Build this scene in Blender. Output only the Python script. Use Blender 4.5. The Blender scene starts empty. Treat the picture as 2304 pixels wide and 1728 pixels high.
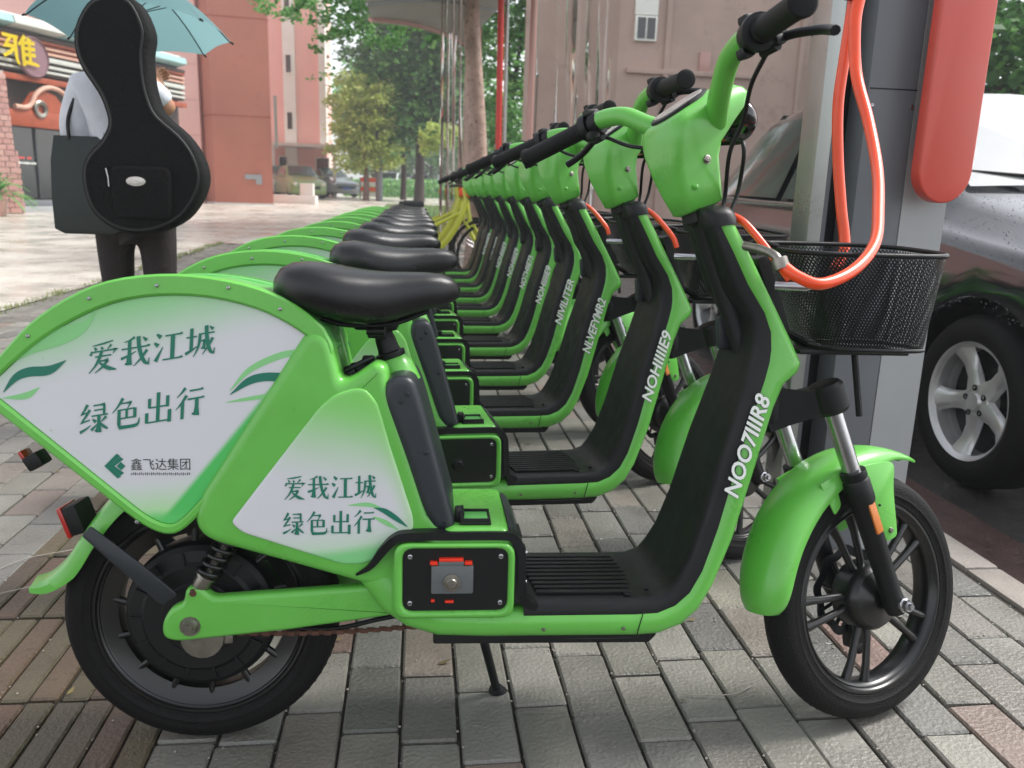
import bpy, bmesh, math, random
from mathutils import Vector as V, Matrix
random.seed(7)
R=math.radians
S=bpy.context.scene; COL=S.collection
# ---------------- camera ----------------
cd=bpy.data.cameras.new('camera'); cam=bpy.data.objects.new('camera',cd); COL.objects.link(cam); S.camera=cam
r2=(0.9931560258718594,-0.1124038614697194,0.0317250721214445); u2=(-0.0054416513633891855,0.22680227704575473,0.9739256211627766)
fw=(0.11666831919957554,0.9674327361907684,-0.22463838550343326)
cam.matrix_world=Matrix(((r2[0],u2[0],-fw[0],0),(r2[1],u2[1],-fw[1],0),(r2[2],u2[2],-fw[2],0.9227),(0,0,0,1)))
cd.sensor_width=36; cd.lens=28.912; cd.clip_start=.02; cd.clip_end=600
cd.dof.use_dof=True; cd.dof.focus_distance=1.55; cd.dof.aperture_fstop=6.5
S.render.resolution_x=1024; S.render.resolution_y=768
# ---------------- sky, sun ----------------
W=bpy.data.worlds.new('World'); S.world=W; W.use_nodes=True
nt=W.node_tree; bg=nt.nodes['Background']; sky=nt.nodes.new('ShaderNodeTexSky'); sky.sky_type='NISHITA'; sky.sun_disc=False
SUN_EL,SUN_AZ=R(50),R(78)
sky.sun_elevation=SUN_EL; sky.sun_rotation=SUN_AZ; sky.dust_density=1.5; sky.air_density=1.0
hs=nt.nodes.new('ShaderNodeHueSaturation'); hs.inputs['Saturation'].default_value=.22; hs.inputs['Value'].default_value=1.0
nt.links.new(sky.outputs[0],hs.inputs['Color']); nt.links.new(hs.outputs[0],bg.inputs[0]); bg.inputs[1].default_value=.14
sl=bpy.data.lights.new('sun','SUN'); sl.energy=1.9; sl.angle=R(17); sl.color=(1,.97,.93)
so=bpy.data.objects.new('sun',sl); COL.objects.link(so)
sd=V((math.sin(SUN_AZ)*math.cos(SUN_EL),math.cos(SUN_AZ)*math.cos(SUN_EL),math.sin(SUN_EL)))
so.rotation_euler=sd.to_track_quat('Z','Y').to_euler()
S.view_settings.view_transform='Standard'; S.view_settings.look='None'; S.view_settings.exposure=1.2; S.view_settings.gamma=1
# ---------------- materials ----------------
M={}
def lin(c):
    if isinstance(c,str):
        c=[int(c[i:i+2],16)/255 for i in (0,2,4)]; c=[x/12.92 if x<.04045 else ((x+.055)/1.055)**2.4 for x in c]
    return (c[0],c[1],c[2],1)
def mat(name,c,rough=.5,metal=0,var=.0,vs=6,bump=0,bs=60,coat=0,spec=.5,trans=0,emit=0,rvar=.0,dirt=None,island=0):
    m=bpy.data.materials.new(name); m.use_nodes=True; n=m.node_tree.nodes; L=m.node_tree.links; b=n['Principled BSDF']; c=lin(c)
    b.inputs['Base Color'].default_value=c; b.inputs['Roughness'].default_value=rough; b.inputs['Metallic'].default_value=metal
    b.inputs['Coat Weight'].default_value=coat; b.inputs['Coat Roughness'].default_value=.12; b.inputs['Specular IOR Level'].default_value=spec
    b.inputs['Transmission Weight'].default_value=trans
    g=n.new('ShaderNodeNewGeometry'); tc=g.outputs['Position']
    out=None
    if var or dirt:
        t=n.new('ShaderNodeTexNoise'); t.inputs['Scale'].default_value=vs; t.inputs['Detail'].default_value=6; t.inputs['Roughness'].default_value=.65; L.new(tc,t.inputs['Vector'])
        mx=n.new('ShaderNodeMix'); mx.data_type='RGBA'; rp=n.new('ShaderNodeMapRange'); rp.inputs[1].default_value=.3; rp.inputs[2].default_value=.7
        L.new(t.outputs[0],rp.inputs[0]); L.new(rp.outputs[0],mx.inputs[0])
        mx.inputs[6].default_value=[x*(1-var) for x in c[:3]]+[1]; mx.inputs[7].default_value=[min(1,x*(1+var)) for x in c[:3]]+[1]
        out=mx.outputs[2]
        if dirt:
            t2=n.new('ShaderNodeTexNoise'); t2.inputs['Scale'].default_value=vs*3.7; t2.inputs['Detail'].default_value=8; t2.inputs['Roughness'].default_value=.75; L.new(tc,t2.inputs['Vector'])
            r3=n.new('ShaderNodeMapRange'); r3.inputs[1].default_value=dirt[1]; r3.inputs[2].default_value=dirt[1]+.12; r3.inputs[4].default_value=dirt[2]; L.new(t2.outputs[0],r3.inputs[0])
            m2=n.new('ShaderNodeMix'); m2.data_type='RGBA'; L.new(r3.outputs[0],m2.inputs[0]); L.new(out,m2.inputs[6]); m2.inputs[7].default_value=lin(dirt[0]); out=m2.outputs[2]
        if rvar:
            r4=n.new('ShaderNodeMapRange'); r4.inputs[1].default_value=.3; r4.inputs[2].default_value=.7; r4.inputs[3].default_value=max(.02,rough-rvar); r4.inputs[4].default_value=min(1,rough+rvar); L.new(t.outputs[0],r4.inputs[0]); L.new(r4.outputs[0],b.inputs['Roughness'])
        if not island: L.new(out,b.inputs['Base Color'])
    if island:
        oi=n.new('ShaderNodeObjectInfo'); ad=n.new('ShaderNodeMath'); L.new(oi.outputs['Random'],ad.inputs[0]); L.new(g.outputs['Random Per Island'],ad.inputs[1])
        fr=n.new('ShaderNodeMath'); fr.operation='FRACT'; L.new(ad.outputs[0],fr.inputs[0])
        cr=n.new('ShaderNodeValToRGB'); cr.color_ramp.interpolation='LINEAR'
        while len(cr.color_ramp.elements)>1: cr.color_ramp.elements.remove(cr.color_ramp.elements[-1])
        st=island; cr.color_ramp.elements[0].position=st[0][0]; cr.color_ramp.elements[0].color=lin(st[0][1])
        for p_,cc in st[1:]:
            e=cr.color_ramp.elements.new(p_); e.color=lin(cc)
        L.new(fr.outputs[0],cr.inputs[0])
        if out is not None:
            mm=n.new('ShaderNodeMix'); mm.data_type='RGBA'; mm.blend_type='MULTIPLY'; mm.inputs[0].default_value=1; L.new(cr.outputs[0],mm.inputs[6]); L.new(out,mm.inputs[7]); L.new(mm.outputs[2],b.inputs['Base Color'])
        else: L.new(cr.outputs[0],b.inputs['Base Color'])
    if bump:
        tb=n.new('ShaderNodeTexNoise'); tb.inputs['Scale'].default_value=bs; tb.inputs['Detail'].default_value=5; L.new(tc,tb.inputs['Vector'])
        bp=n.new('ShaderNodeBump'); bp.inputs['Strength'].default_value=bump; bp.inputs['Distance'].default_value=.01; L.new(tb.outputs[0],bp.inputs['Height']); L.new(bp.outputs[0],b.inputs['Normal'])
    if emit: b.inputs['Emission Color'].default_value=c; b.inputs['Emission Strength'].default_value=emit
    M[name]=m; return m
G='63B548'
mat('green',G,.33,var=.07,vs=9,coat=.25,bump=.02,bs=25,dirt=('7E8C58',.62,.4),rvar=.10)
mat('green2','56AE52',.36,var=.06,vs=8,coat=.2,dirt=('8A9A60',.68,.3))
mat('black','090B0D',.45,var=.15,vs=20,bump=.12,bs=700,dirt=('30312E',.64,.45),rvar=.12,spec=.35)
mat('grey_plastic','262B30',.38,var=.12,vs=12,bump=.06,bs=500,dirt=('55585A',.68,.3))
mat('rubber','080808',.68,var=.2,vs=25,bump=.3,bs=300,dirt=('35322D',.60,.4),spec=.25)
mat('rim','070809',.32,var=.1,vs=30,coat=.2,dirt=('4A4640',.66,.35))
mat('seat','0F0F12',.30,var=.1,vs=8,bump=.12,bs=900,rvar=.07)
mat('chrome','B8B8BC',.22,metal=1,var=.12,vs=40)
mat('steel','8C8880',.4,metal=1,var=.2,vs=60,dirt=('6A4A38',.6,.6))
mat('gunmetal','26282A',.35,metal=.8,var=.2,vs=40); mat('rust','5A3A2C',.75,var=.4,vs=90,bump=.4,bs=500)
mat('teal','12715A',.45); mat('leafprint','86CB84',.45); mat('ink','26312E',.5); mat('white_print','E6EAE4',.45); mat('ink_green','16301E',.5); mat('blue_print','2F4F9A',.4)
mat('grip','060708',.6,spec=.3,bump=.35,bs=900)
mat('glassdark','06080A',.08,coat=1)
mat('cover','0B0E10',.28,coat=.3,var=.2,vs=30,dirt=('3A3B38',.66,.3)); mat('dash','C9C2BC',.25,var=.12,vs=60,coat=.6)
mat('amber','E07A0C',.3,coat=.6,bump=.6,bs=900)
mat('red','B4201A',.25,coat=.6); mat('orange','F04A14',.35,coat=.3,var=.08,vs=12,dirt=('A03A1A',.7,.4))
mat('orange_red','E8300E',.4); mat('battery','5C6062',.45,var=.1,vs=40)
mat('redsign','CC4A3C',.4,coat=.2,var=.06,vs=5,rvar=.1)
mat('post','6A6D72',.45,var=.06,vs=5,rvar=.08); mat('post_light','9A9C9E',.4,var=.05,vs=5); mat('alu','A2A5A2',.3,metal=.7,var=.1,vs=4,rvar=.08)
mat('carblack','0C1017',.12,coat=.75,var=.12,vs=3,spec=.5); M['carblack'].node_tree.nodes['Principled BSDF'].inputs['Coat IOR'].default_value=1.75; mat('tree_reflect_glass','3A4A44',.06,coat=1,var=.3,vs=2.5); mat('sky_reflect_screen','DADCDC',.12,metal=.75); mat('alloy','CCCCCC',.32,metal=.6,var=.08,vs=12)  # car window glass: green-grey of reflected trees painted into the colour
mat('carwhite','C8CCCC',.2,coat=.8); mat('carsilver','8C9496',.25,metal=.4,coat=.8); mat('cargreen','6E8A50',.3,coat=.5)
mat('yellow','B8BC2C',.35,coat=.3)
mat('brick',(1,1,1),.44,var=.34,vs=3.6,bump=.45,bs=120,dirt=('3E3E32',.6,.5),rvar=.24,
    island=[(0,'696864'),(.18,'7C7B76'),(.36,'8A8880'),(.5,'737269'),(.62,'908D84'),(.74,'64635E'),(.84,'807C75'),(.95,'837B72'),(.975,'8A6E65'),(.985,'7C776F'),(1,'8A877A')])
mat('tactile',(1,1,1),.45,var=.34,vs=5,bump=.4,bs=120,dirt=('4C4234',.58,.55),rvar=.2,
    island=[(0,'57503F'),(.25,'625844'),(.45,'604F44'),(.65,'545043'),(.8,'665D49'),(.92,'684E42'),(1,'58513F')])
mat('grout','38352F',.85,var=.35,vs=30,bump=.8,bs=200,dirt=('3C4426',.55,.6))
mat('plaza','C6C1B6',.30,var=.14,vs=1.4,bump=.15,bs=12,dirt=('9A968C',.55,.6),rvar=.22)
mat('asphalt','2A2827',.5,var=.3,vs=6,bump=.6,bs=200,dirt=('6A6660',.6,.5),rvar=.2)
mat('kerb','9C948C',.55,var=.15,vs=12,bump=.3,bs=150,dirt=('5A554C',.6,.5)); mat('gutter','4A3430',.5,var=.25,vs=14,bump=.4,bs=150,dirt=('3A3432',.56,.6),rvar=.2)
mat('pinkwall','F0BCB2',.8,var=.05,vs=.8,bump=.1,bs=20,dirt=('B57A70',.62,.4)); mat('brownwall','B46C58',.55,var=.09,vs=.7,bump=.1,bs=9,dirt=('8A463C',.6,.5))
mat('paleblock','D6D2CC',.8,var=.06,vs=1); mat('taupe','B0968A',.6,var=.13,vs=.8,bump=.05,bs=10,dirt=('8A6A5E',.56,.5)); mat('cream','ECECE4',.7,var=.05,vs=2)
mat('pillarbrick',(1,1,1),.8,var=.12,vs=8,bump=.4,bs=60,island=[(0,'B98A84'),(.4,'C79A90'),(.7,'B27C76'),(1,'CDA59A')])
mat('mortar','B9AAA2',.9,var=.1,vs=10); mat('timber','94401E',.55,var=.2,vs=5); mat('timber_pale','C49A86',.6,var=.1,vs=6); mat('teal_roof','8FB4B4',.5,var=.15,vs=2)
mat('shadowglass','161C1C',.12,coat=.6); mat('stripe_grey','B8BAB2',.6,var=.08,vs=4); mat('sign_yellow','F4DE10',.4); mat('darkwood','3A2822',.6,var=.2,vs=5)
mat('bark','6E5C54',.85,var=.3,vs=14,bump=.8,bs=40,dirt=('3A302A',.58,.7)); mat('birch','A88E80',.75,var=.3,vs=5,bump=1.0,bs=18,dirt=('54443A',.53,.9)); mat('darkbark','3C2E2A',.9,var=.3,vs=6,bump=.6,bs=20)
LV=lambda a,b,c:[(0,a),(.5,b),(1,c)]
def leafmat(nm,a,b,c):
    m=mat(nm,(1,1,1),.5,var=.12,vs=2,island=LV(a,b,c)); m.node_tree.nodes['Principled BSDF'].inputs['Subsurface Weight'].default_value=0
    n=m.node_tree.nodes; L=m.node_tree.links; b_=n['Principled BSDF']; tr=n.new('ShaderNodeBsdfTranslucent'); ms=n.new('ShaderNodeMixShader'); ms.inputs[0].default_value=.5
    L.new(b_.inputs['Base Color'].links[0].from_socket,tr.inputs[0]); o=n['Material Output']; L.new(b_.outputs[0],ms.inputs[1]); L.new(tr.outputs[0],ms.inputs[2]); L.new(ms.outputs[0],o.inputs[0])
leafmat('leaf_dark','3A6834','588C48','7CAE5A'); leafmat('leaf_mid','4E8644','6EAA5A','98C678'); leafmat('leaf_yellow','A4BE5C','C2D674','DCE69C'); leafmat('grass','5A7038','7E8E4C','9C9C60')
mat('awning','BDBDB4',.6,var=.06,vs=2); mat('redpole','C8281C',.4); mat('pinkpole','B98A80',.35,coat=.4)
mat('shirt','C8CAD2',.8,var=.05,vs=20,bump=1.0,bs=13); mat('trousers','1C1311',.8,var=.2,vs=30,bump=.3,bs=80); mat('skin','B08066',.55,var=.06,vs=30); mat('hair','0E0B0A',.5)
mat('casefabric','040405',.85,var=.2,vs=30,bump=.5,bs=90,spec=.25); mat('piping','0A0B0D',.5); mat('tote','071814',.5,var=.2,vs=15,bump=.2,bs=30)
mat('umbrella','557E82',.55,var=.06,vs=8)
mat('hedge','4A7040',.8,var=.3,vs=8)
# umbrella cloth lets light through
_m=M['umbrella'];_n=_m.node_tree.nodes;_t=_n.new('ShaderNodeBsdfTranslucent');_t.inputs[0].default_value=lin('8FB8BC');_x=_n.new('ShaderNodeMixShader');_x.inputs[0].default_value=.4
_m.node_tree.links.new(_n['Principled BSDF'].outputs[0],_x.inputs[1]);_m.node_tree.links.new(_t.outputs[0],_x.inputs[2]);_m.node_tree.links.new(_x.outputs[0],_n['Material Output'].inputs[0])
# clear plastic curtain
_m=mat('plastic','E8E4E0',.06);_n=_m.node_tree.nodes;_t=_n.new('ShaderNodeBsdfTransparent');_t.inputs[0].default_value=(.86,.84,.82,1);_x=_n.new('ShaderNodeMixShader');_f=_n.new('ShaderNodeFresnel');_f.inputs[0].default_value=1.18
_b=_n.new('ShaderNodeBsdfGlossy');_b.inputs[1].default_value=.06
_m.node_tree.links.new(_f.outputs[0],_x.inputs[0]);_m.node_tree.links.new(_t.outputs[0],_x.inputs[1]);_m.node_tree.links.new(_b.outputs[0],_x.inputs[2]);_m.node_tree.links.new(_x.outputs[0],_n['Material Output'].inputs[0])
def grad_mat(name,kind):
    # printed sheet: white middle fading to green; object coordinates = bike coordinates
    m=bpy.data.materials.new(name); m.use_nodes=True; n=m.node_tree.nodes; L=m.node_tree.links; b=n['Principled BSDF']; b.inputs['Roughness'].default_value=.35; b.inputs['Coat Weight'].default_value=.15
    tc=n.new('ShaderNodeTexCoord'); sx=n.new('ShaderNodeSeparateXYZ'); L.new(tc.outputs['Object'],sx.inputs[0])
    nz=n.new('ShaderNodeTexNoise'); nz.inputs['Scale'].default_value=5; L.new(tc.outputs['Object'],nz.inputs['Vector'])
    def lincomb(a,c,d,ns=.05):
        q=n.new('ShaderNodeMath'); q.operation='MULTIPLY_ADD'; L.new(sx.outputs[0],q.inputs[0]); q.inputs[1].default_value=a; q.inputs[2].default_value=d-ns*.5
        w=n.new('ShaderNodeMath'); w.operation='MULTIPLY_ADD'; L.new(sx.outputs[2],w.inputs[0]); w.inputs[1].default_value=c; L.new(q.outputs[0],w.inputs[2])
        e=n.new('ShaderNodeMath'); e.operation='MULTIPLY_ADD'; L.new(nz.outputs[0],e.inputs[0]); e.inputs[1].default_value=ns; L.new(w.outputs[0],e.inputs[2]); return e.outputs[0]
    def rng(v,a,c):
        q=n.new('ShaderNodeMapRange'); q.interpolation_type='SMOOTHSTEP'; L.new(v,q.inputs[0]); q.inputs[1].default_value=a; q.inputs[2].default_value=c; return q.outputs[0]
    cur=None
    def over(fac,c2,f=1.0):
        nonlocal cur
        x=n.new('ShaderNodeMix'); x.data_type='RGBA'
        if f!=1: 
            k=n.new('ShaderNodeMath'); k.operation='MULTIPLY'; L.new(fac,k.inputs[0]); k.inputs[1].default_value=f; fac=k.outputs[0]
        L.new(fac,x.inputs[0]); x.inputs[7].default_value=lin(c2)
        if cur is None: x.inputs[6].default_value=lin('D2D2D6')
        else: L.new(cur,x.inputs[6])
        cur=x.outputs[2]
    if kind=='case':
        over(rng(lincomb(-.25,1,0),.665,.775),'86CB84'); over(rng(lincomb(.15,-1,0),-.49,-.40),'A4DC92')
        d=lincomb(.776,-.630,.2500,.004)   # distance to the front edge
        over(rng(d,-.040,-.030),'4FBE5E')
        over(rng(lincomb(.1,-1,0,.03),-.430,-.412),'5CC468',.9)
    else:
        over(rng(lincomb(.2,1,0),.50,.66),'7CCB62'); over(rng(lincomb(.1,-1,0),-.39,-.31),'9ADC90',.7); over(rng(lincomb(1,.30,0,.02),.445,.500),'8AD46A',.9); over(rng(lincomb(.12,-1,0,.02),-.345,-.325),'5CC468',.7)
    # scuffs
    t=n.new('ShaderNodeTexNoise'); t.inputs['Scale'].default_value=60; t.inputs['Detail'].default_value=8; L.new(tc.outputs['Object'],t.inputs['Vector']); over(rng(t.outputs[0],.70,.78),'8E8F88',.5)
    L.new(cur,b.inputs['Base Color']); M[name]=m
grad_mat('case_print','case'); grad_mat('fairing_print','fair')
mat('litter',(1,1,1),.7,var=.2,vs=40,island=[(0,'6A5A34'),(.4,'4E5A2C'),(.7,'8A7A4A'),(1,'3E3A28')])
mat('mauve','7E5E66',.6,var=.1,vs=4)
_m=mat('haze','FFFFFF');_n=_m.node_tree.nodes;_n.remove(_n['Principled BSDF']);_v=_n.new('ShaderNodeVolumePrincipled');_v.inputs['Density'].default_value=.0028;_v.inputs['Color'].default_value=(.93,.95,.97,1);_m.node_tree.links.new(_v.outputs[0],_n['Material Output'].inputs['Volume'])
# ---------------- mesh helpers ----------------
def obj(name,bm,m,parent=None,ang=35,free=True):
    me=bpy.data.meshes.new(name)
    bmesh.ops.recalc_face_normals(bm,faces=bm.faces)
    bm.to_mesh(me)
    if free: bm.free()
    if isinstance(m,str): m=M[m]
    me.materials.append(m)
    if ang: 
        me.polygons.foreach_set('use_smooth',[True]*len(me.polygons)); me.set_sharp_from_angle(angle=R(ang))
    o=bpy.data.objects.new(name,me); COL.objects.link(o)
    if parent: o.parent=parent
    return o
def B(): return bmesh.new()
def thing(name,label,cat,loc=(0,0,0),rot=(0,0,0),group=None):
    o=bpy.data.objects.new(name,None); COL.objects.link(o); o.location=loc; o.rotation_euler=rot; o['label']=label; o['category']=cat; o.empty_display_size=.1
    if group:o['group']=group
    return o
def tag(o,label,cat,group=None):
    o['label']=label;o['category']=cat
    if group:o['group']=group
    return o
def struct(o,k='structure'): o['kind']=k; return o
def quads(bm,ra,rb,closed=True):
    n=len(ra)
    for i in range(n if closed else n-1):
        j=(i+1)%n
        try: bm.faces.new((ra[i],ra[j],rb[j],rb[i]))
        except ValueError: pass
def loft(bm,rings,caps=True,closed=True):
    vs=[[bm.verts.new(p) for p in r] for r in rings]
    for a,b in zip(vs,vs[1:]): quads(bm,a,b,closed)
    if caps and closed:
        for e in (vs[0],vs[-1]):
            try: bm.faces.new(e)
            except ValueError: pass
    return vs
def fil(pts,n=4):
    out=[]; N=len(pts)
    for i,p in enumerate(pts):
        r=p[2] if len(p)>2 else 0; P=V((p[0],p[1]))
        if not r: out.append((P.x,P.y)); continue
        A=V(pts[i-1][:2])-P; C=V(pts[(i+1)%N][:2])-P
        a=P+A.normalized()*min(r,A.length*.48); c=P+C.normalized()*min(r,C.length*.48)
        for k in range(n+1):
            t=k/n; q=a*(1-t)**2+P*2*t*(1-t)+c*t*t; out.append((q.x,q.y))
    return out
def inset(pts,d):
    N=len(pts); ar=sum(pts[i-1][0]*pts[i][1]-pts[i][0]*pts[i-1][1] for i in range(N)); s=1 if ar>0 else -1
    out=[]
    for i in range(N):
        p=V(pts[i]); a=p-V(pts[i-1]); b=V(pts[(i+1)%N])-p
        if a.length<1e-7 or b.length<1e-7: out.append((p.x,p.y)); continue
        a.normalize(); b.normalize(); na=V((-a.y,a.x))*s; nb=V((-b.y,b.x))*s; m=na+nb
        if m.length<1e-3: m=na
        m.normalize(); k=max(.55,m.dot(na)); q=p+m*(d/k); out.append((q.x,q.y))
    return out
def slab(bm,pts,y0,y1,r=.0,seg=4,T=None,crown=0):
    """outline in (x,z) extruded from y0 to y1 with rounded edges"""
    if y0>y1: y0,y1=y1,y0
    rings=[]
    if r:
        cp=None
        if cp: rings.append((cp,y0))
        for k in range(seg+1):
            a=k/seg*math.pi/2; rings.append((inset(pts,r*(1-math.sin(a))),y0+r*(1-math.cos(a))))
        for k in range(seg,-1,-1):
            a=k/seg*math.pi/2; rings.append((inset(pts,r*(1-math.sin(a))),y1-r*(1-math.cos(a))))
        if cp: rings.append((cp,y1))
    else: rings=[(pts,y0),(pts,y1)]
    rr=[[V((x,y,z)) for x,z in p] for p,y in rings]
    if T: rr=[[T@q for q in r_] for r_ in rr]
    loft(bm,rr)
def rinset(raw,d):
    q=[p[:2] for p in raw]; i_=inset2(q,d); N=len(raw); ar=sum(q[k-1][0]*q[k][1]-q[k][0]*q[k-1][1] for k in range(N)); sg=1 if ar>0 else -1; out=[]
    for k,p in enumerate(raw):
        if len(p)>2 and p[2]:
            a=V(q[k])-V(q[k-1]); b=V(q[(k+1)%N])-V(q[k]); cv=(a.x*b.y-a.y*b.x)*sg>0
            out.append((i_[k][0],i_[k][1],max(.0006,p[2]-d*.8 if cv else p[2]+d*.6)))
        else: out.append(i_[k])
    return out
def inset2(pts,d):
    N=len(pts); ar=sum(pts[i-1][0]*pts[i][1]-pts[i][0]*pts[i-1][1] for i in range(N)); s=1 if ar>0 else -1; out=[]
    for i in range(N):
        p=V(pts[i]); a=(p-V(pts[i-1])).normalized(); b=(V(pts[(i+1)%N])-p).normalized(); na=V((-a.y,a.x))*s; nb=V((-b.y,b.x))*s; m=(na+nb).normalized(); k=max(.4,m.dot(na)); q=p+m*(d/k); out.append((q.x,q.y))
    return out
def rslab(bm,raw,y0,y1,r,seg=5,T=None):
    if y0>y1: y0,y1=y1,y0
    rings=[(fil(rinset(raw,r+.004)),y0)]
    for k in range(seg+1):
        a=k/seg*math.pi/2; rings.append((fil(rinset(raw,r*(1-math.sin(a)))),y0+r*(1-math.cos(a))))
    for k in range(seg,-1,-1):
        a=k/seg*math.pi/2; rings.append((fil(rinset(raw,r*(1-math.sin(a)))),y1-r*(1-math.cos(a))))
    rings.append((fil(rinset(raw,r+.004)),y1))
    rr=[[V((x,y,z)) for x,z in p] for p,y in rings]
    if T: rr=[[T@q for q in r_] for r_ in rr]
    loft(bm,rr)
def ring(bm,outer,inner,y0,y1,r=.003,T=None):
    """raised border between two outlines of equal count; front at y0"""
    i2=inset(inner,-r); o2=inset(outer,r)
    prof=[(outer,y1),(outer,y0+r),(o2,y0),(i2,y0),(inner,y0+r),(inner,y1)]
    rr=[[V((x,y,z)) for x,z in p] for p,y in prof]
    if T: rr=[[T@q for q in r_] for r_ in rr]
    loft(bm,rr+[rr[0]],caps=False)
def box(bm,c,s,bev=0,rot=None,T=None,seg=2):
    b=bmesh.new(); bmesh.ops.create_cube(b,size=1)
    for v in b.verts: v.co=V((v.co.x*s[0],v.co.y*s[1],v.co.z*s[2]))
    if bev: bmesh.ops.bevel(b,geom=b.edges[:],offset=bev,segments=seg,affect='EDGES',profile=.6)
    mt=Matrix.Translation(c)
    if rot: mt=mt@Matrix.Rotation(rot[2],4,'Z')@Matrix.Rotation(rot[1],4,'Y')@Matrix.Rotation(rot[0],4,'X')
    if T: mt=T@mt
    b.transform(mt); join(bm,b)
def join(bm,b):
    mp=[bm.verts.new(v.co) for v in b.verts]; b.verts.index_update()
    for f in b.faces:
        try: bm.faces.new([mp[v.index] for v in f.verts])
        except ValueError: pass
    b.free()
def cat(pts,n=6,closed=False):
    P=[V(p) for p in pts]; out=[]; N=len(P)
    for i in range(N if closed else N-1):
        p0=P[(i-1)%N] if closed or i>0 else P[0]*2-P[1]; p1=P[i]; p2=P[(i+1)%N]; p3=P[(i+2)%N] if closed or i+2<N else P[-1]*2-P[-2]
        for k in range(n):
            t=k/n; out.append(.5*((2*p1)+(p2-p0)*t+(2*p0-5*p1+4*p2-p3)*t*t+(-p0+3*p1-3*p2+p3)*t**3))
    if not closed: out.append(P[-1])
    return out
def tube(bm,pts,r,seg=10,caps=True,closed=False,flat=1):
    P=[V(p) for p in pts]; N=len(P); rs=r if isinstance(r,(list,tuple)) else [r]*N
    tg=[]
    for i in range(N):
        a=P[i-1] if (i>0 or closed) else P[0]; b=P[(i+1)%N] if (i<N-1 or closed) else P[-1]; t=(b-a); tg.append(t.normalized() if t.length>1e-9 else V((0,0,1)))
    up=V((0,0,1)) if abs(tg[0].z)<.9 else V((1,0,0)); nrm=(up-tg[0]*up.dot(tg[0])).normalized(); rings=[]
    for i in range(N):
        nrm=(nrm-tg[i]*nrm.dot(tg[i])).normalized(); bn=tg[i].cross(nrm)
        rings.append([P[i]+(nrm*math.cos(2*math.pi*k/seg)+bn*flat*math.sin(2*math.pi*k/seg))*rs[i] for k in range(seg)])
    if closed: rings.append(rings[0])
    loft(bm,rings,caps=caps and not closed)
def lathe(bm,prof,T=None,seg=24,closed=False,a0=0,a1=2*math.pi):
    full=abs(a1-a0-2*math.pi)<1e-6; n=seg if full else seg+1
    rings=[]
    for r,h in prof:
        rings.append([V((r*math.cos(a0+(a1-a0)*k/seg),r*math.sin(a0+(a1-a0)*k/seg),h)) for k in range(n)])
    if T: rings=[[T@q for q in x] for x in rings]
    if closed: rings.append(rings[0])
    loft(bm,rings,caps=not closed and full,closed=full)
def frame_z(p,d):
    return Matrix.Translation(p)@V(d).to_track_quat('Z','Y').to_matrix().to_4x4()
def ribbon(bm,pts,f,w0=1):
    if bm is None: return
    """flat brush stroke: pts (x,y,width) -> f(x,y)=3d"""
    L_=[];R_=[]; n=len(pts)
    for i,p in enumerate(pts):
        a=V(pts[max(0,i-1)][:2]); b=V(pts[min(n-1,i+1)][:2]); d=(b-a); d=d.normalized() if d.length>1e-9 else V((1,0)); nn=V((-d.y,d.x))*p[2]*w0/2
        if 0<i<n-1:
            d1=(V(p[:2])-a).normalized(); d2=(b-V(p[:2])).normalized(); c=max(.5,math.sqrt(max(0,(1+d1.dot(d2))/2))); nn=nn/c
        L_.append(bm.verts.new(f(p[0]+nn.x,p[1]+nn.y))); R_.append(bm.verts.new(f(p[0]-nn.x,p[1]-nn.y)))
    for i in range(n-1):
        try: bm.faces.new((L_[i],L_[i+1],R_[i+1],R_[i]))
        except ValueError: pass
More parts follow.
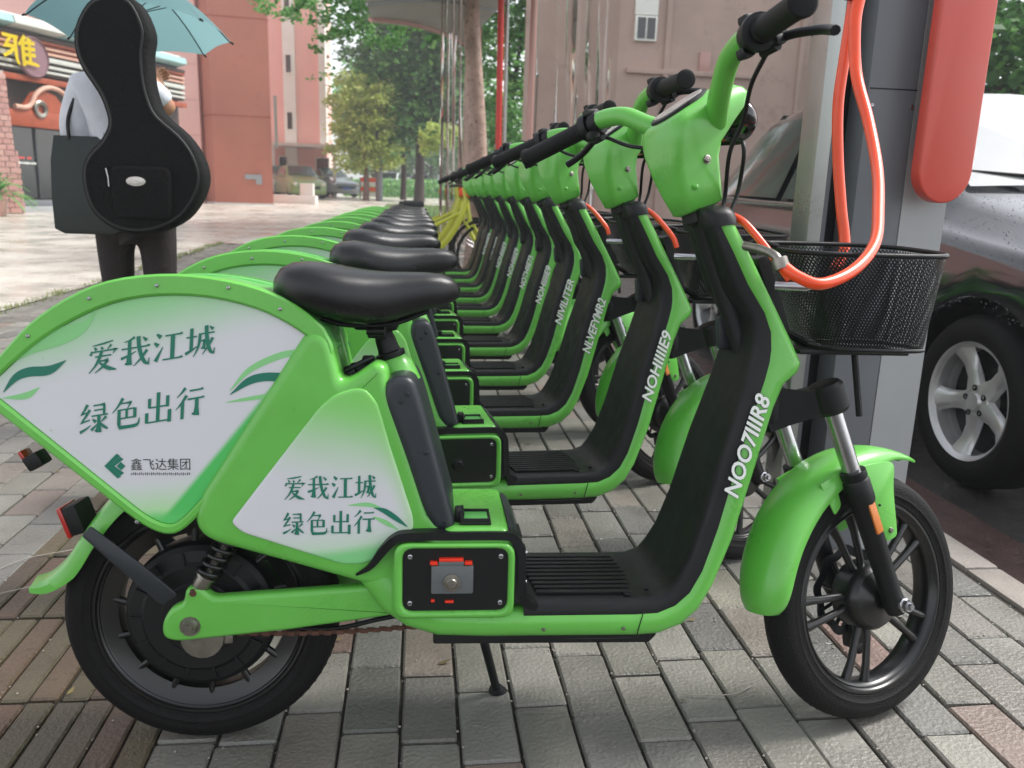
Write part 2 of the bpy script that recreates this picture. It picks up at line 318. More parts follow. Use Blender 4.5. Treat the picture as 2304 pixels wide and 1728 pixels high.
GL={
'爱':[[(82,97,3),(50,91,6),(15,88,2)],[(22,83,3),(29,73,8)],[(44,82,3),(49,73,8)],[(77,85,7),(64,72,2)],[(14,72,3),(10,58,7)],[(14,68,4),(86,68,4),(93,71,6),(83,56,2)],[(25,52,4),(78,52,4)],[(46,66,8),(38,42,8),(25,20,5),(6,2,2)],[(38,37,4),(68,37,5),(66,35,7),(50,16,6),(26,1,2)],[(38,34,3),(54,20,8),(72,9,11),(96,3,2)]],
'我':[[(46,96,7),(30,87,4),(12,84,2)],[(4,62,4),(92,62,4),(96,66,7)],[(30,88,9),(30,10,9),(16,15,3)],[(3,32,7),(25,38,6),(52,50,2)],[(58,97,10),(60,70,10),(68,35,10),(82,9,9),(93,4,5),(96,24,2)],[(88,50,8),(70,25,6),(45,3,2)],[(73,93,3),(86,80,9)]],
'江':[[(12,93,5),(26,81,11)],[(4,66,5),(18,55,11)],[(10,6,11),(20,25,7),(33,50,2)],[(40,84,4),(92,84,4),(96,87,7)],[(65,84,11),(65,9,11)],[(34,8,4),(94,8,4),(98,12,8)]],
'城':[[(3,66,4),(38,66,4)],[(20,94,9),(20,20,9)],[(1,14,8),(20,22,7),(40,34,2)],[(44,72,4),(96,72,4)],[(48,72,8),(47,45,8),(40,20,5),(28,2,2)],[(48,50,4),(64,50,4),(63,48,7),(62,24,7),(52,27,2)],[(68,97,10),(70,65,10),(76,30,10),(86,9,8),(95,4,4),(98,22,2)],[(91,55,8),(78,30,6),(58,5,2)],[(79,93,3),(91,82,9)]],
'绿':[[(27,96,9),(16,77,6),(5,68,4),(27,71,4)],[(35,79,8),(20,56,6),(5,42,4),(36,47,4)],[(3,12,8),(20,18,6),(40,30,2)],[(47,90,4),(85,90,4),(84,88,7),(84,60,7)],[(50,75,4),(84,75,4)],[(42,58,4),(97,58,4)],[(67,58,9),(67,6,9),(54,12,3)],[(45,49,3),(57,38,9)],[(42,14,8),(66,34,2)],[(92,51,8),(74,36,2)],[(69,36,3),(82,22,8),(98,12,4)]],
'色':[[(38,98,9),(24,76,6),(3,56,2)],[(28,82,4),(68,82,4),(64,80,6),(54,64,2)],[(26,64,9),(26,18,9)],[(26,62,4),(80,62,4)],[(80,63,9),(80,32,9)],[(52,62,7),(52,36,7)],[(26,35,4),(80,35,4)],[(26,20,9),(30,7,8),(84,6,9),(94,12,6),(96,30,2)]],
'出':[[(50,98,10),(50,6,10)],[(20,82,9),(20,52,8)],[(20,53,4),(82,53,4)],[(82,84,9),(82,49,9)],[(12,38,9),(12,6,9)],[(12,7,4),(90,7,4)],[(90,40,10),(90,0,10)]],
'行':[[(33,97,9),(20,82,5),(4,70,2)],[(38,73,9),(22,50,6),(2,32,2)],[(25,54,9),(25,0,9)],[(48,86,5),(90,86,4),(94,89,7)],[(42,60,5),(95,60,4),(98,63,7)],[(74,60,10),(74,8,10),(58,14,3)]],
'雅':[[(4,90,10),(46,88,11)],[(26,86,9),(10,58,11),(42,58,10)],[(38,88,13),(38,14,11),(46,2,6)],[(36,56,10),(22,36,11),(4,22,9)],[(66,99,13),(56,80,11),(46,66,7)],[(58,78,13),(58,0,12)],[(70,92,9),(82,84,12)],[(56,76,10),(92,80,10)],[(60,58,10),(92,60,11)],[(60,38,10),(92,41,11)],[(76,78,11),(76,16,11)],[(58,14,11),(90,12,10),(100,8,7)]],
}
def glyphs(bm,txt,O,adv,U,Vv,y,w0=1,off=0):
    O=V(O);adv=V(adv);U=V(U);Vv=V(Vv)
    for i,ch in enumerate(txt):
        o=O+adv*i
        for k,st in enumerate(GL[ch]):
            st=[(p[0],p[1],p[2]) for p in (st if len(st)<3 else cat2(st))]
            yy=y-.00006*k
            ribbon(bm,st,lambda a,b:V(((o+U*(a/100)+Vv*(b/100)).x,yy,(o+U*(a/100)+Vv*(b/100)).y)),w0)
def cat2(st):
    # keep right-angle corners, smooth soft curves
    out=[]; q=[V(p) for p in st]
    for i in range(len(q)-1):
        out.append(q[i])
        d1=(V(q[i].xy)-V(q[i-1].xy)) if i else None
        out.append((q[i]+q[i+1])/2)
    out.append(q[-1]); res=[out[0]]
    for i in range(1,len(out)-1):
        a=V(out[i].xy)-V(out[i-1].xy); b=V(out[i+1].xy)-V(out[i].xy)
        if a.length>0 and b.length>0 and a.angle(b)<R(60): res.append(out[i]*.6+(out[i-1]+out[i+1])*.2)
        else: res.append(out[i])
    res.append(out[-1]); return res
def text_mesh(s,size=1,bold=0.0,shear=0,extr=0,sx=1):
    cu=bpy.data.curves.new('t','FONT'); cu.body=s; cu.size=size; cu.offset=bold; cu.shear=shear; cu.extrude=extr; cu.resolution_u=3
    o=bpy.data.objects.new('t',cu); COL.objects.link(o); dg=bpy.context.evaluated_depsgraph_get(); dg.update(); me=bpy.data.meshes.new_from_object(o.evaluated_get(dg))
    b=bmesh.new(); b.from_mesh(me); bpy.data.objects.remove(o); bpy.data.meshes.remove(me); bpy.data.curves.remove(cu)
    if b.verts:
        x0=min(v.co.x for v in b.verts); x1=max(v.co.x for v in b.verts); y0=min(v.co.y for v in b.verts); y1=max(v.co.y for v in b.verts)
        for v in b.verts: v.co.x=(v.co.x-x0)/(x1-x0); v.co.y=(v.co.y-y0)/(y1-y0)
    return b
def place_text(bm,s,O,U,Vv,y,**k):
    b=text_mesh(s,**k); O=V(O);U=V(U);Vv=V(Vv)
    for v in b.verts:
        q=O+U*v.co.x+Vv*v.co.y; v.co=V((q.x,y-v.co.z,q.y))
    join(bm,b)
# ================= rental e-bike (local axes: x forward, y left, z up) =================
CAS,PHI=R(22),R(22)
def steerM(phi):
    a=V((-math.sin(CAS),0,math.cos(CAS))); f=V((math.cos(CAS),0,math.sin(CAS))); l=V((0,1,0))
    f2=f*math.cos(phi)+l*math.sin(phi); l2=-f*math.sin(phi)+l*math.cos(phi)
    m=Matrix((f2,l2,a)).transposed().to_4x4(); m.translation=V((.81,0,.925)); return m
SM=steerM(PHI)
YM=Matrix.Rotation(R(-90),4,'X')   # lathe axis Z -> Y
CASE_O=[(-.300,.612,.02),(-.256,.663),(-.214,.708),(-.16,.747),(-.10,.774),(-.027,.786),(.046,.784),(.119,.769),(.173,.744),(.214,.711),(.233,.674,.02),(.207,.635),(.008,.402,.03),(-.022,.383,.03),(-.062,.400,.03),(-.265,.577)]
_arc=lambda L_,a,b:L_[:a]+[(p.x,p.y) for p in cat([V(q[:2]) for q in L_[a:b]],3)]+L_[b:]
CASE_I=[(-.280,.612,.012),(-.240,.650),(-.200,.684),(-.150,.716),(-.092,.742),(-.028,.754),(.044,.753),(.112,.738),(.160,.716),(.197,.691),(.215,.667,.015),(.196,.640),(.002,.416,.03),(-.021,.399,.025),(-.055,.413,.03),(-.255,.590)]
CASE_O=_arc(CASE_O,1,10); CASE_I=_arc(CASE_I,1,10)
FAIR=[(.030,.457),(.012,.412,.03),(.028,.379,.03),(.284,.302),(.36,.285),(.48,.285),(.498,.392,.01),(.445,.397,.03),(.400,.400,.02),(.376,.420),(.314,.612),(.308,.655,.012),(.290,.660,.008),(.240,.624,.03),(.232,.66,.02),(.222,.700,.02),(.19,.71,.02)]
FPAN=[(.296,.595,.008),(.314,.531),(.350,.418,.008),(.352,.395,.010),(.327,.377,.01),(.284,.340,.03),(.240,.340,.01),(.088,.392,.01),(.071,.408,.008),(.207,.590,.01),(.230,.610,.012),(.274,.624,.02)]
DECK=.0
ST=[((.255,.318),(.300,.352),.098),((.300,.262),(.345,.300),.112),((.340,.236),(.375,.276),.120),((.390,.221),(.41,.270),.124),((.47,.218),(.47,.2675),.125),((.55,.218),(.55,.2675),.125),((.65,.217),(.65,.2675),.125),((.715,.217),(.71,.2675),.125),((.752,.219),(.745,.269),.124),((.790,.233),(.772,.280),.122),((.818,.258),(.794,.300),.120),((.840,.295),(.813,.335),.117),((.872,.378),(.836,.403),.112),((.906,.50),(.866,.519),.105),((.930,.592),(.893,.605),.100),((.948,.632),(.902,.640),.096),((.972,.650),(.909,.672),.092),((.977,.664),(.911,.692),.090),((.958,.702),(.909,.718),.088),((.937,.739),(.901,.748),.085),((.910,.789),(.872,.790),.082),((.884,.836),(.849,.837),.079),((.858,.880),(.829,.877),.076),((.845,.903),(.818,.900),.074)]
def rail(i,off):
    a=V(ST[i][0]); b=V(ST[i][1]); d=(b-a).normalized(); return b+d*off
def sect(a,b,w,r=.022,n=4):
    """rounded box ring in the plane through a->b (x,z) and y"""
    a=V(a);b=V(b);L_=(b-a).length; r=min(r,L_*.45,w*.45); d=(b-a).normalized(); out=[]
    for cx,cy,a0 in ((w-r,L_-r,0),(-w+r,L_-r,90),(-w+r,r,180),(w-r,r,270)):
        for k in range(n+1):
            t=R(a0+90*k/n); y=cx+r*math.cos(t); s=cy+r*math.sin(t); p=a+d*s; out.append(V((p.x,y,p.y)))
    return out
def lettering(txt,bold,dy):
    t=text_mesh(txt,bold=bold,extr=.0,shear=.25); e=(bold-.024)*.35
    for v in t.verts:
        s=-e*.5+v.co.x*(1+e); h=-e*1.2+v.co.y*(1+2.4*e); p=V((.852,.453)).lerp(V((.901,.618)),s); n2=V((.165,-.049)).normalized(); q=p+n2*(.0270*(1-h)-.006); v.co=V((q.x,-(.1095-.0105*s)+dy,q.y))
    return t
def wheel(T,c,front,root):
    T=T@Matrix.Translation(c)@YM; nm='front_wheel' if front else 'rear_wheel'
    w=B(); lathe(w,[(.176,-.024),(.1775,-.0262),(.180,-.0268),(.182,-.0266),(.188,-.0295),(.1895,-.0308),(.191,-.0308),(.1925,-.0300),(.198,-.031),(.211,-.0285),(.2195,-.021),(.2245,-.010),(.2252,0),(.2245,.010),(.2195,.021),(.211,.0285),(.198,.031),(.185,.0285),(.176,.024)],T,72,closed=True)
    # tread blocks
    for k in range(80):
        for s in (-1,1):
            a=2*math.pi*(k+.25*s)/80; m=T@Matrix.Rotation(a,4,'Z')@Matrix.Translation((.2212,0,.0130*s))@Matrix.Rotation(R(-24*s),4,'Y')@Matrix.Rotation(R(32*s),4,'X')
            box(w,(0,0,0),(.0030,.0055,.0170),T=m)
    tyre=obj(nm,w,'rubber',root,40)
    b=B(); ri=0 if front else .019
    lathe(b,[(.178,-.0235),(.1745,-.0265),(.170,-.0265),(.168,-.022),(.1655,-.0205),(.163,-.0225),(.160,-.0205),(.156-ri,-.014),(.1545-ri,0),(.156-ri,.014),(.160,.0205),(.163,.0225),(.168,.022),(.1745,.0265),(.178,.0235)],T,72,closed=True)
    obj('rim',b,'rim',tyre,40)
    if front:
        for k in range(5):
            for s in (-1,1):
                b=B(); a=R(72*k-92)+s*R(9); m=T@Matrix.Rotation(a,4,'Z')
                q=[V((.030,s*-.002,-.006)),V((.075,s*.002,-.010)),(.125,0,-.011),(.160,-s*.001,-.008)]
                tube(b,[m@V(p) for p in q],[.0098,.0072,.0072,.0095],8); obj('spoke',b,'rim',tyre,60)
        b=B(); lathe(b,[(0,-.048),(.018,-.048),(.024,-.046),(.032,-.042),(.052,-.036),(.060,-.026),(.062,-.014),(.062,.016),(.044,.03),(.02,.045),(0,.045)],T,40); obj('hub',b,'rim',tyre,30)
        b=B()
        n=96; o=[];i_=[]
        for s in (0,1):
            pass
        prof=[[],[],[],[]]
        for k in range(n):
            a=2*math.pi*k/n; ro=.082+.004*math.sin(a*9); ri=.066+.003*math.sin(a*9)
            for j,(rr,h) in enumerate(((ro,.034),(ri,.034),(ri,.037),(ro,.037))): prof[j].append(T@V((rr*math.cos(a),rr*math.sin(a),h)))
        loft(b,prof+[prof[0]],caps=False)
        for k in range(9):
            a=2*math.pi*k/9; tube(b,[T@V((.02*math.cos(a),.02*math.sin(a),.0355)),T@V((.047*math.cos(a+.25),.047*math.sin(a+.25),.0355)),T@V((.069*math.cos(a+.3),.069*math.sin(a+.3),.0355))],.0035,6)
        obj('brake_disc',b,'gunmetal',tyre,30)
        b=B(); box(b,(-.02,.085,.036),(.03,.045,.028),.005,T=T,rot=(0,0,.3)); box(b,(-.024,.108,.03),(.018,.02,.02),.004,T=T); obj('brake_caliper',b,'black',tyre)
    else:
        b=B(); lathe(b,[(0,-.050),(.034,-.050),(.038,-.046),(.058,-.045),(.062,-.041),(.088,-.041),(.094,-.036),(.112,-.034),(.120,-.028),(.124,-.018),(.124,.018),(.112,.034),(.06,.045),(0,.05)],T,56)
        for k in range(14):
            a=2*math.pi*k/14; m=T@Matrix.Rotation(a,4,'Z'); box(b,(.100,0,-.0365),(.022,.0035,.006),.001,T=m)
        obj('hub_motor',b,'black',tyre,30)
        for k in range(14):
            b=B(); a=2*math.pi*(k+.3)/14; m=T@Matrix.Rotation(a,4,'Z'); tube(b,[m@V((.120,0,-.012)),m@V((.160,.004,-.010))],[.0065,.006],8); obj('spoke',b,'rim',tyre,60)
    return tyre
def screw(root,p,r=.005,T=None,m='chrome',axis=None):
    b=B(); MT=(T or Matrix())@Matrix.Translation(p)@YM
    if axis: MT=axis
    lathe(b,[(0,-.0030),(r*.35,-.0030),(r*.4,-.0020),(r*.55,-.0032),(r*.85,-.0028),(r,-.0012),(r,.001),(r*1.25,.001),(r*1.25,.002),(0,.002)],MT,14)
    return obj('screw',b,m,root,30)
def make_bike(first):
    root=thing('electric_bike','','e-bike')
    # --- rear wheel ---
    wheel(Matrix(),(0,0,.2255),False,root)
    # --- rear case: two side shells joined on top ---
    co=fil(CASE_O); ci=fil(CASE_I)
    b=B(); slab(b,inset(co,.001),-.093,-.048,.006); slab(b,inset(co,.001),.048,.093,.006)
    top=fil([(-.29,.617),(-.25,.664),(-.21,.707),(-.16,.744),(-.10,.771),(-.027,.783),(.046,.781),(.119,.766),(.173,.741),(.212,.708),(.225,.674),(.16,.60),(.08,.55),(-.1,.53),(-.2,.56)]); slab(b,top,-.06,.06,0)
    case=obj('rear_case',b,'green2',root)
    for s in (1,-1):
        b=B(); T=Matrix() if s==1 else Matrix.Scale(-1,4,(0,1,0))
        ring(b,co,ci,-.101,-.088,.0035,T); obj('case_rim',b,'green',root)
    b=B(); slab(b,inset(ci,.0008),-.0945,-.090,0); pl=obj('case_panel',b,'case_print',root)
    f=lambda y:(lambda x,z:V((x,y,z)))
    b=B(); glyphs(b,'爱我江城',(-.136,.634),(.0475,.0087),(.0445,.0080),(.0035,.0470),-.0953,1.28); glyphs(b,'绿色出行',(-.152,.539),(.0470,.0088),(.0430,.0078),(.0035,.0490),-.0953,1.28)
    for st in ([(-.2565,.606,.001),(-.238,.628,.010),(-.218,.637,.014),(-.190,.640,.013),(-.165,.655,.001)],[(.072,.606,.001),(.100,.627,.011),(.125,.634,.013),(.155,.634,.013),(.176,.640,.002)]): ribbon(b,cat2x(st),f(-.0955))
    obj('slogan',b,'teal',pl,0)
    for st in ([(-.258,.640,.001),(-.220,.672,.020),(-.175,.690,.026),(-.145,.702,.018),(-.128,.716,.006),(-.116,.738,.001)],[(-.258,.597,.001),(-.225,.601,.010),(-.205,.614,.001)],[(.072,.612,.001),(.100,.643,.008),(.135,.662,.010),(.165,.671,.010),(.200,.670,.012)],[(.066,.594,.001),(.100,.600,.006),(.140,.606,.007),(.165,.603,.003)]):
        b=B(); ribbon(b,cat2x(st),f(-.0951)); obj('leaf_print',b,'leafprint',pl,0)
    # company logo: nested chevrons with a dot
    b=B()
    for k,(x,h) in enumerate(((-.117,.0195),(-.1095,.0145))):
        x2=x+.019-k*.003; y=-.0953
        for s in (1,-1):
            vs=[b.verts.new((px,y,.494+s*pz)) for px,pz in ((x,0),(x2,h),(x2+.0052,h-.0038),(x+.0075,0))]; b.faces.new(vs)
    vs=[b.verts.new((px,-.0953,pz)) for px,pz in ((-.099,.494),(-.0925,.5005),(-.086,.494),(-.0925,.4875))]; b.faces.new(vs)
    obj('logo',b,'teal',pl,0)
    b=B(); place_text(b,'鑫飞达集团',(-.078,.4875),(.088,.001),(0,.0185),-.0953)
    for k in range(30):
        x=-.078+k*.00296; ribbon(b,[(x,.4795+.001*(k%2),.0009),(x+.0006,.4845-.001*(k%3==0),.0009)],f(-.0953))
        if k%3: ribbon(b,[(x,.482,.0007),(x+.002,.4822,.0007)],f(-.0953))
    obj('company_name',b,'ink',pl,0)
    for x,z in ((-.214,.691),(-.125,.748),(-.028,.769),(.075,.768),(.150,.738),(.200,.655),(-.07,.408)): screw(case,(x,-.1008,z),.0030,m='chrome')
    # small reflector behind the case and tail light on the mudguard
    b=B(); box(b,(-.245,-.03,.488),(.026,.034,.024),.004,rot=(0,-.55,0)); l=obj('rear_reflector',b,'black',root); b=B(); box(b,(-.260,-.03,.495),(.006,.030,.021),.002,rot=(0,-.55,0)); obj('lens',b,'red',l)
    # --- rear mudguard ---
    b=B(); pth=cat([(-.02,.475),(-.085,.462),(-.135,.425),(-.178,.372),(-.208,.325),(-.240,.292),(-.268,.281)],5); rings=[]
    for i,p in enumerate(pth):
        t=i/(len(pth)-1); w=.052-.014*max(0,t-.6)/.4; q=pth[min(i+1,len(pth)-1)]-pth[max(i-1,0)]; q.normalize(); nn=V((-q.y,q.x))
        if nn.dot(p-V((0,.22)))<0: nn=-nn
        dp=.030-.018*max(0,t-.7)/.3
        o=[(-w,-dp),(-w*.97,-dp*.4),(-w*.75,-.003),(0,.004),(w*.75,-.003),(w*.97,-dp*.4),(w,-dp),(w-.003,-dp),(w*.72,-.007),(0,0),(-w*.72,-.007),(-w+.003,-dp)]
        rings.append([V((p.x+nn.x*v,u,p.y+nn.y*v)) for u,v in o])
    loft(b,rings); obj('rear_mudguard',b,'green',root,50)
    b=B(); box(b,(-.196,0,.387),(.024,.060,.050),.006,rot=(0,-.32,0)); tl=obj('tail_light',b,'black',root); b=B(); box(b,(-.211,0,.382),(.008,.056,.053),.003,rot=(0,-.32,0)); obj('lens',b,'red',tl)
    for s in (-1,1):
        b=B(); slab(b,fil([(-.152,.392,.005),(-.166,.376,.005),(-.118,.328),(-.048,.260,.008),(-.022,.278,.008),(-.078,.330),(-.12,.366)]),.068,.072,.0015,2,T=Matrix.Scale(s,4,(0,1,0))); obj('mudguard_stay',b,'grey_plastic',root)
    # --- swing arm ---
    for s in (-1,1):
        T=Matrix.Scale(s,4,(0,1,0)); b=B(); slab(b,fil([(-.044,.238,.012),(-.030,.262,.01),(-.010,.270,.008),(-.006,.294,.008),(.018,.298,.008),(.034,.279,.012),(.17,.288),(.30,.297,.01),(.318,.245,.01),(.15,.222),(-.022,.205,.012),(-.044,.212,.012)]),.062,.088,.008,4,T=T)
        arm=obj('swing_arm',b,'green',root)
        b=B(); TT=T@Matrix.Translation((0,.088,.232))@Matrix.Rotation(R(-90),4,'X')
        lathe(b,[(0,.012),(.006,.012),(.007,.007),(.0105,.007),(.0115,.004),(.013,.001),(.0165,.001),(.0165,-.004),(0,-.004)],TT,12); obj('axle_nut',b,'steel',arm,30)
        if s<0: screw(arm,(.006,-.088,.287),.0055,m='rust')
        b=B(); lathe(b,[(.024,-.014),(.034,-.014),(.036,-.009),(.036,.004),(.02,.004)],Matrix.Translation((.012,s*.055,.203))@YM,18); box(b,(.035,s*.058,.200),(.05,.012,.02),.004); obj('brake_anchor',b,'steel',root)
    # --- shocks ---
    for s in (-1,1):
        y=.074*s; A=V((.012,y,.290)); C=V((.068,y,.385)); d=(C-A); L_=d.length; T=frame_z(A,d)
        b=B(); lathe(b,[(0,0),(.012,0),(.014,.006),(.014,.020),(.017,.022),(.017,.026),(.006,.028),(.006,L_),(0,L_)],T,16); sh=obj('shock_absorber',b,'steel',root,30)
        b=B(); pts=[T@V((.0165*math.cos(t),.0165*math.sin(t),.026+(L_-.03)*t/(2*math.pi*5.5))) for t in [2*math.pi*5.5*k/110 for k in range(111)]]
        tube(b,pts,.0038,7); obj('spring',b,'rim',sh,60)
    # chain / loom below the body
    b=B(); n=34
    for k in range(n):
        x=.05+.34*k/n; z=.203+.010*k/n-.006*math.sin(math.pi*k/n); box(b,(x,-.050+(.002 if k%2 else -.002),z),(.0125,.003,.0078),.001)
    obj('chain',b,'rust',root)
    b=B(); tube(b,cat([(.05,-.04,.22),(.20,-.045,.205),(.30,-.05,.225),(.38,-.05,.24)],6),.004,7); obj('motor_cable',b,'black',root,60)
    # --- fairing under the seat ---
    b=B(); rslab(b,FAIR,-.104,-.040,.014,5); rslab(b,FAIR,.040,.104,.014,5); slab(b,fil([(.14,.43),(.30,.31),(.48,.30),(.494,.388),(.440,.392),(.395,.394),(.370,.415),(.308,.606),(.303,.645),(.29,.652),(.24,.618),(.2,.6)]),-.06,.06,0)
    fair=obj('rear_fairing',b,'green',root,50)
    for s in (-1,1):
        b=B(); rslab(b,FPAN,.098,.1072,.003,3,T=Matrix.Scale(s,4,(0,1,0))); fp=obj('fairing_panel',b,'fairing_print',root,50)
        if s<0: fpn=fp
    b=B(); glyphs(b,'爱我江城',(.1515,.4440),(.0362,.0009),(.0335,.0005),(.0006,.0385),-.1080,1.3); glyphs(b,'绿色出行',(.1495,.3865),(.0362,.0012),(.0330,.0008),(.0006,.0385),-.1080,1.3)
    ribbon(b,cat2x([(.290,.432,.001),(.306,.427,.008),(.324,.415,.008),(.342,.401,.001)]),f(-.1082)); obj('slogan',b,'teal',fpn,0)
    for st in ([(.250,.436,.001),(.280,.437,.007),(.300,.432,.002)],[(.288,.418,.001),(.308,.408,.008),(.328,.396,.001)]):
        b=B(); ribbon(b,cat2x(st),f(-.1077)); obj('leaf_print',b,'leafprint',fpn,0)
    screw(fair,(.394,-.1045,.392),.0035,m='steel')
    if not first:
        b=B(); slab(b,fil([(.098,.555,.012),(.098,.585,.012),(.172,.596,.012),(.172,.566,.012)]),-.1062,-.1055,0); lb=obj('sticker',b,'blue_print',root,0)
        b=B(); place_text(b,'(E组',(.103,.562),(.060,.010),(0,.024),-.1068); obj('sticker_print',b,'white_print',lb,0)
    # --- grey leg pad at the front of the fairing ---
    b=B(); rslab(b,[(.303,.604,.02),(.308,.638,.018),(.348,.640,.018),(.362,.605,.03),(.387,.515,.02),(.417,.405,.012),(.414,.390,.008),(.384,.394,.012),(.366,.425,.02),(.338,.510,.02)],-.107,.107,.012,5); pad=obj('leg_pad',b,'grey_plastic',root,50)
    for p in ((.340,-.1072,.612),(.330,-.1072,.600),(.370,-.1072,.520)): screw(pad,p,.004,m='grey_plastic')
    b=B(); box(b,(.262,-.030,.640),(.034,.030,.020),.006); box(b,(.247,-.045,.636),(.020,.022,.022),.006); box(b,(.275,-.03,.655),(.02,.02,.014),.004); tube(b,[(.240,-.055,.640),(.262,-.060,.652),(.284,-.05,.662)],.004,6); obj('seat_lock',b,'black',root)
    # --- seat post and saddle ---
    pd=V((-.026,0,.075)).normalized(); pb=V((.315,0,.641)); T=frame_z(pb,pd)
    b=B(); lathe(b,[(.035,-.03),(.031,.004),(.024,.014),(.021,.020),(0,.020)],T,24); obj('post_socket',b,'green',root,50)
    b=B(); lathe(b,[(.0150,.0),(.0245,.018),(.0245,.025),(.019,.027),(.0175,.034),(.0165,.05),(.0155,.052),(.0155,.088),(0,.088)],T,24); obj('seat_post',b,'black',root,40)
    xs=[.1285,.132,.142,.158,.185,.215,.245,.275,.305,.335,.365,.390,.408,.418,.4215]
    tp=[.770,.788,.801,.8085,.8115,.8085,.8030,.7995,.7985,.7990,.7990,.797,.790,.780,.769]
    bt=[.758,.750,.742,.734,.726,.717,.710,.707,.711,.721,.731,.739,.746,.754,.763]
    hw=[.030,.060,.082,.098,.108,.109,.103,.091,.077,.066,.058,.051,.041,.026,.010]
    b=B(); rings=[]
    for x,t,q,w in zip(xs,tp,bt,hw):
        r_=[]; zc=q+(t-q)*.52
        for k in range(28):
            a=2*math.pi*k/28; c,s_=math.cos(a),math.sin(a); e=.62; yy=w*math.copysign(abs(c)**e,c); hh=(t-zc) if s_>0 else (zc-q); zz=zc+hh*math.copysign(abs(s_)**.75,s_)
            if s_>0: zz-=(.010*(1-abs(x-.3)/.17) if x>.13 else 0)*max(0,1-abs(yy)/.04)*.4
            else: zz+=.012*max(0,1-abs(yy)/(w*.8))
            r_.append(V((x,yy,zz)))
        rings.append(r_)
    loft(b,rings); sd_=obj('saddle',b,'seat',root,60)
    b=B(); box(b,(.285,0,.712),(.070,.050,.020),.006); box(b,(.288,-.025,.700),(.030,.016,.020),.004)
    for s in (-1,1):
        tube(b,cat([(.20,s*.040,.722),(.24,s*.034,.711),(.31,s*.028,.713),(.37,s*.022,.735)],5),.004,7)
    tube(b,[(.272,-.035,.702),(.300,-.035,.702)],.006,8)
    obj('saddle_frame',b,'black',sd_,60)
    # --- battery housing ---
    HO=[(.318,.252,.02),(.512,.252,.012),(.512,.360,.02),(.500,.402,.012),(.41,.402,.008),(.318,.352,.03)]
    b=B(); rslab(b,HO,-.122,.122,.010,4); bh=obj('battery_housing',b,'green',root,50)
    q0=fil([(.322,.258,.022),(.511,.258,.022),(.511,.380,.022),(.322,.380,.022)]); q1=fil([(.335,.268,.018),(.501,.268,.018),(.501,.372,.018),(.335,.372,.018)])
    b=B(); ring(b,q0,q1,-.1295,-.118,.003); obj('battery_bezel',b,'green',bh,50)
    b=B(); slab(b,inset(q1,.0005),-.1225,-.120,0); bp_=obj('battery_cover',b,'cover',bh)
    if first:
        b=B(); box(b,(.413,-.125,.322),(.066,.012,.046),.003); box(b,(.411,-.126,.348),(.040,.010,.008),.002); bb=obj('battery_block',b,'battery',bp_)
        b=B(); box(b,(.411,-.1262,.3540),(.038,.010,.0045),.001); box(b,(.384,-.1258,.3485),(.012,.010,.005),.001); box(b,(.438,-.1258,.3485),(.012,.010,.005),.001); box(b,(.409,-.124,.2845),(.014,.006,.004),.001); box(b,(.383,-.124,.286),(.006,.006,.004),.001); obj('status_light',b,'orange_red',bb)
        b=B(); lathe(b,[(0,-.008),(.007,-.008),(.0085,-.006),(.0085,-.003),(.014,-.0025),(.014,.002),(0,.002)],Matrix.Translation((.412,-.131,.318))@YM,24); obj('lock_barrel',b,'steel',bb,30)
    else:
        b=B(); lathe(b,[(0,-.010),(.009,-.010),(.011,-.007),(.011,-.002),(.015,-.001),(.015,.002),(0,.002)],Matrix.Translation((.412,-.1235,.312))@YM,24); obj('lock_barrel',b,'black',bp_,30)
    for x,z in ((.347,.358),(.489,.358),(.347,.282),(.489,.282)): screw(bp_,(x,-.1232,z),.0045)
    # black trim band over the housing
    b=B(); pth=cat([(.262,.322),(.285,.338),(.305,.366),(.325,.386),(.350,.3905),(.42,.391),(.490,.391),(.508,.387),(.519,.372),(.522,.350),(.524,.300),(.530,.281),(.548,.272)],5); rings=[]
    for i,p in enumerate(pth):
        q=(pth[min(i+1,len(pth)-1)]-pth[max(i-1,0)]).normalized(); nn=V((-q.y,q.x)); w=.0065
        w=.0065*min(1,.25+i/12); yy=-.1265 if p.x>.32 else -.1265+.020*min(1,(.32-p.x)/.06)
        rings.append([V((p.x+nn.x*w,yy,p.y+nn.y*w)),V((p.x-nn.x*w,yy,p.y-nn.y*w)),V((p.x-nn.x*w,yy+.03,p.y-nn.y*w)),V((p.x+nn.x*w,yy+.03,p.y+nn.y*w))])
    loft(b,rings); obj('trim_band',b,'black',root,40)
    b=B(); slab(b,fil([(.511,.275),(.527,.275),(.527,.360,.012),(.514,.392,.012),(.503,.396)]),-.116,.116,.004); fp2=obj('housing_front',b,'grey_plastic',root)
    b=B(); box(b,(.5285,-.085,.325),(.006,.020,.075),.002); box(b,(.5285,.0,.325),(.006,.06,.075),.002); obj('key_plate',b,'black',fp2)
    for p in ((.532,-.085,.350),(.532,-.085,.300)): screw(fp2,p,.004,axis=Matrix.Translation(p)@Matrix.Rotation(R(-90),4,'Y'))
    # hinge bracket with green pane
    b=B(); box(b,(.449,-.076,.4045),(.050,.058,.006),.002); box(b,(.4265,-.076,.411),(.004,.054,.016),.0015); tube(b,[(.429,-.100,.418),(.429,-.052,.418)],.0025,6)
    for yy in (-.103,-.049): box(b,(.450,yy,.409),(.046,.003,.008),.001)
    box(b,(.422,-.074,.412),(.012,.030,.022),.005); lt=obj('seat_latch',b,'black',root); b=B(); box(b,(.450,-.076,.4082),(.038,.044,.003),.001); obj('latch_plate',b,'green2',lt)
    # --- floor beam and front column ---
    b=B(); loft(b,[sect(a,c,w) for a,c,w in ST]); fb=obj('floor_and_column',b,'green',root,60)
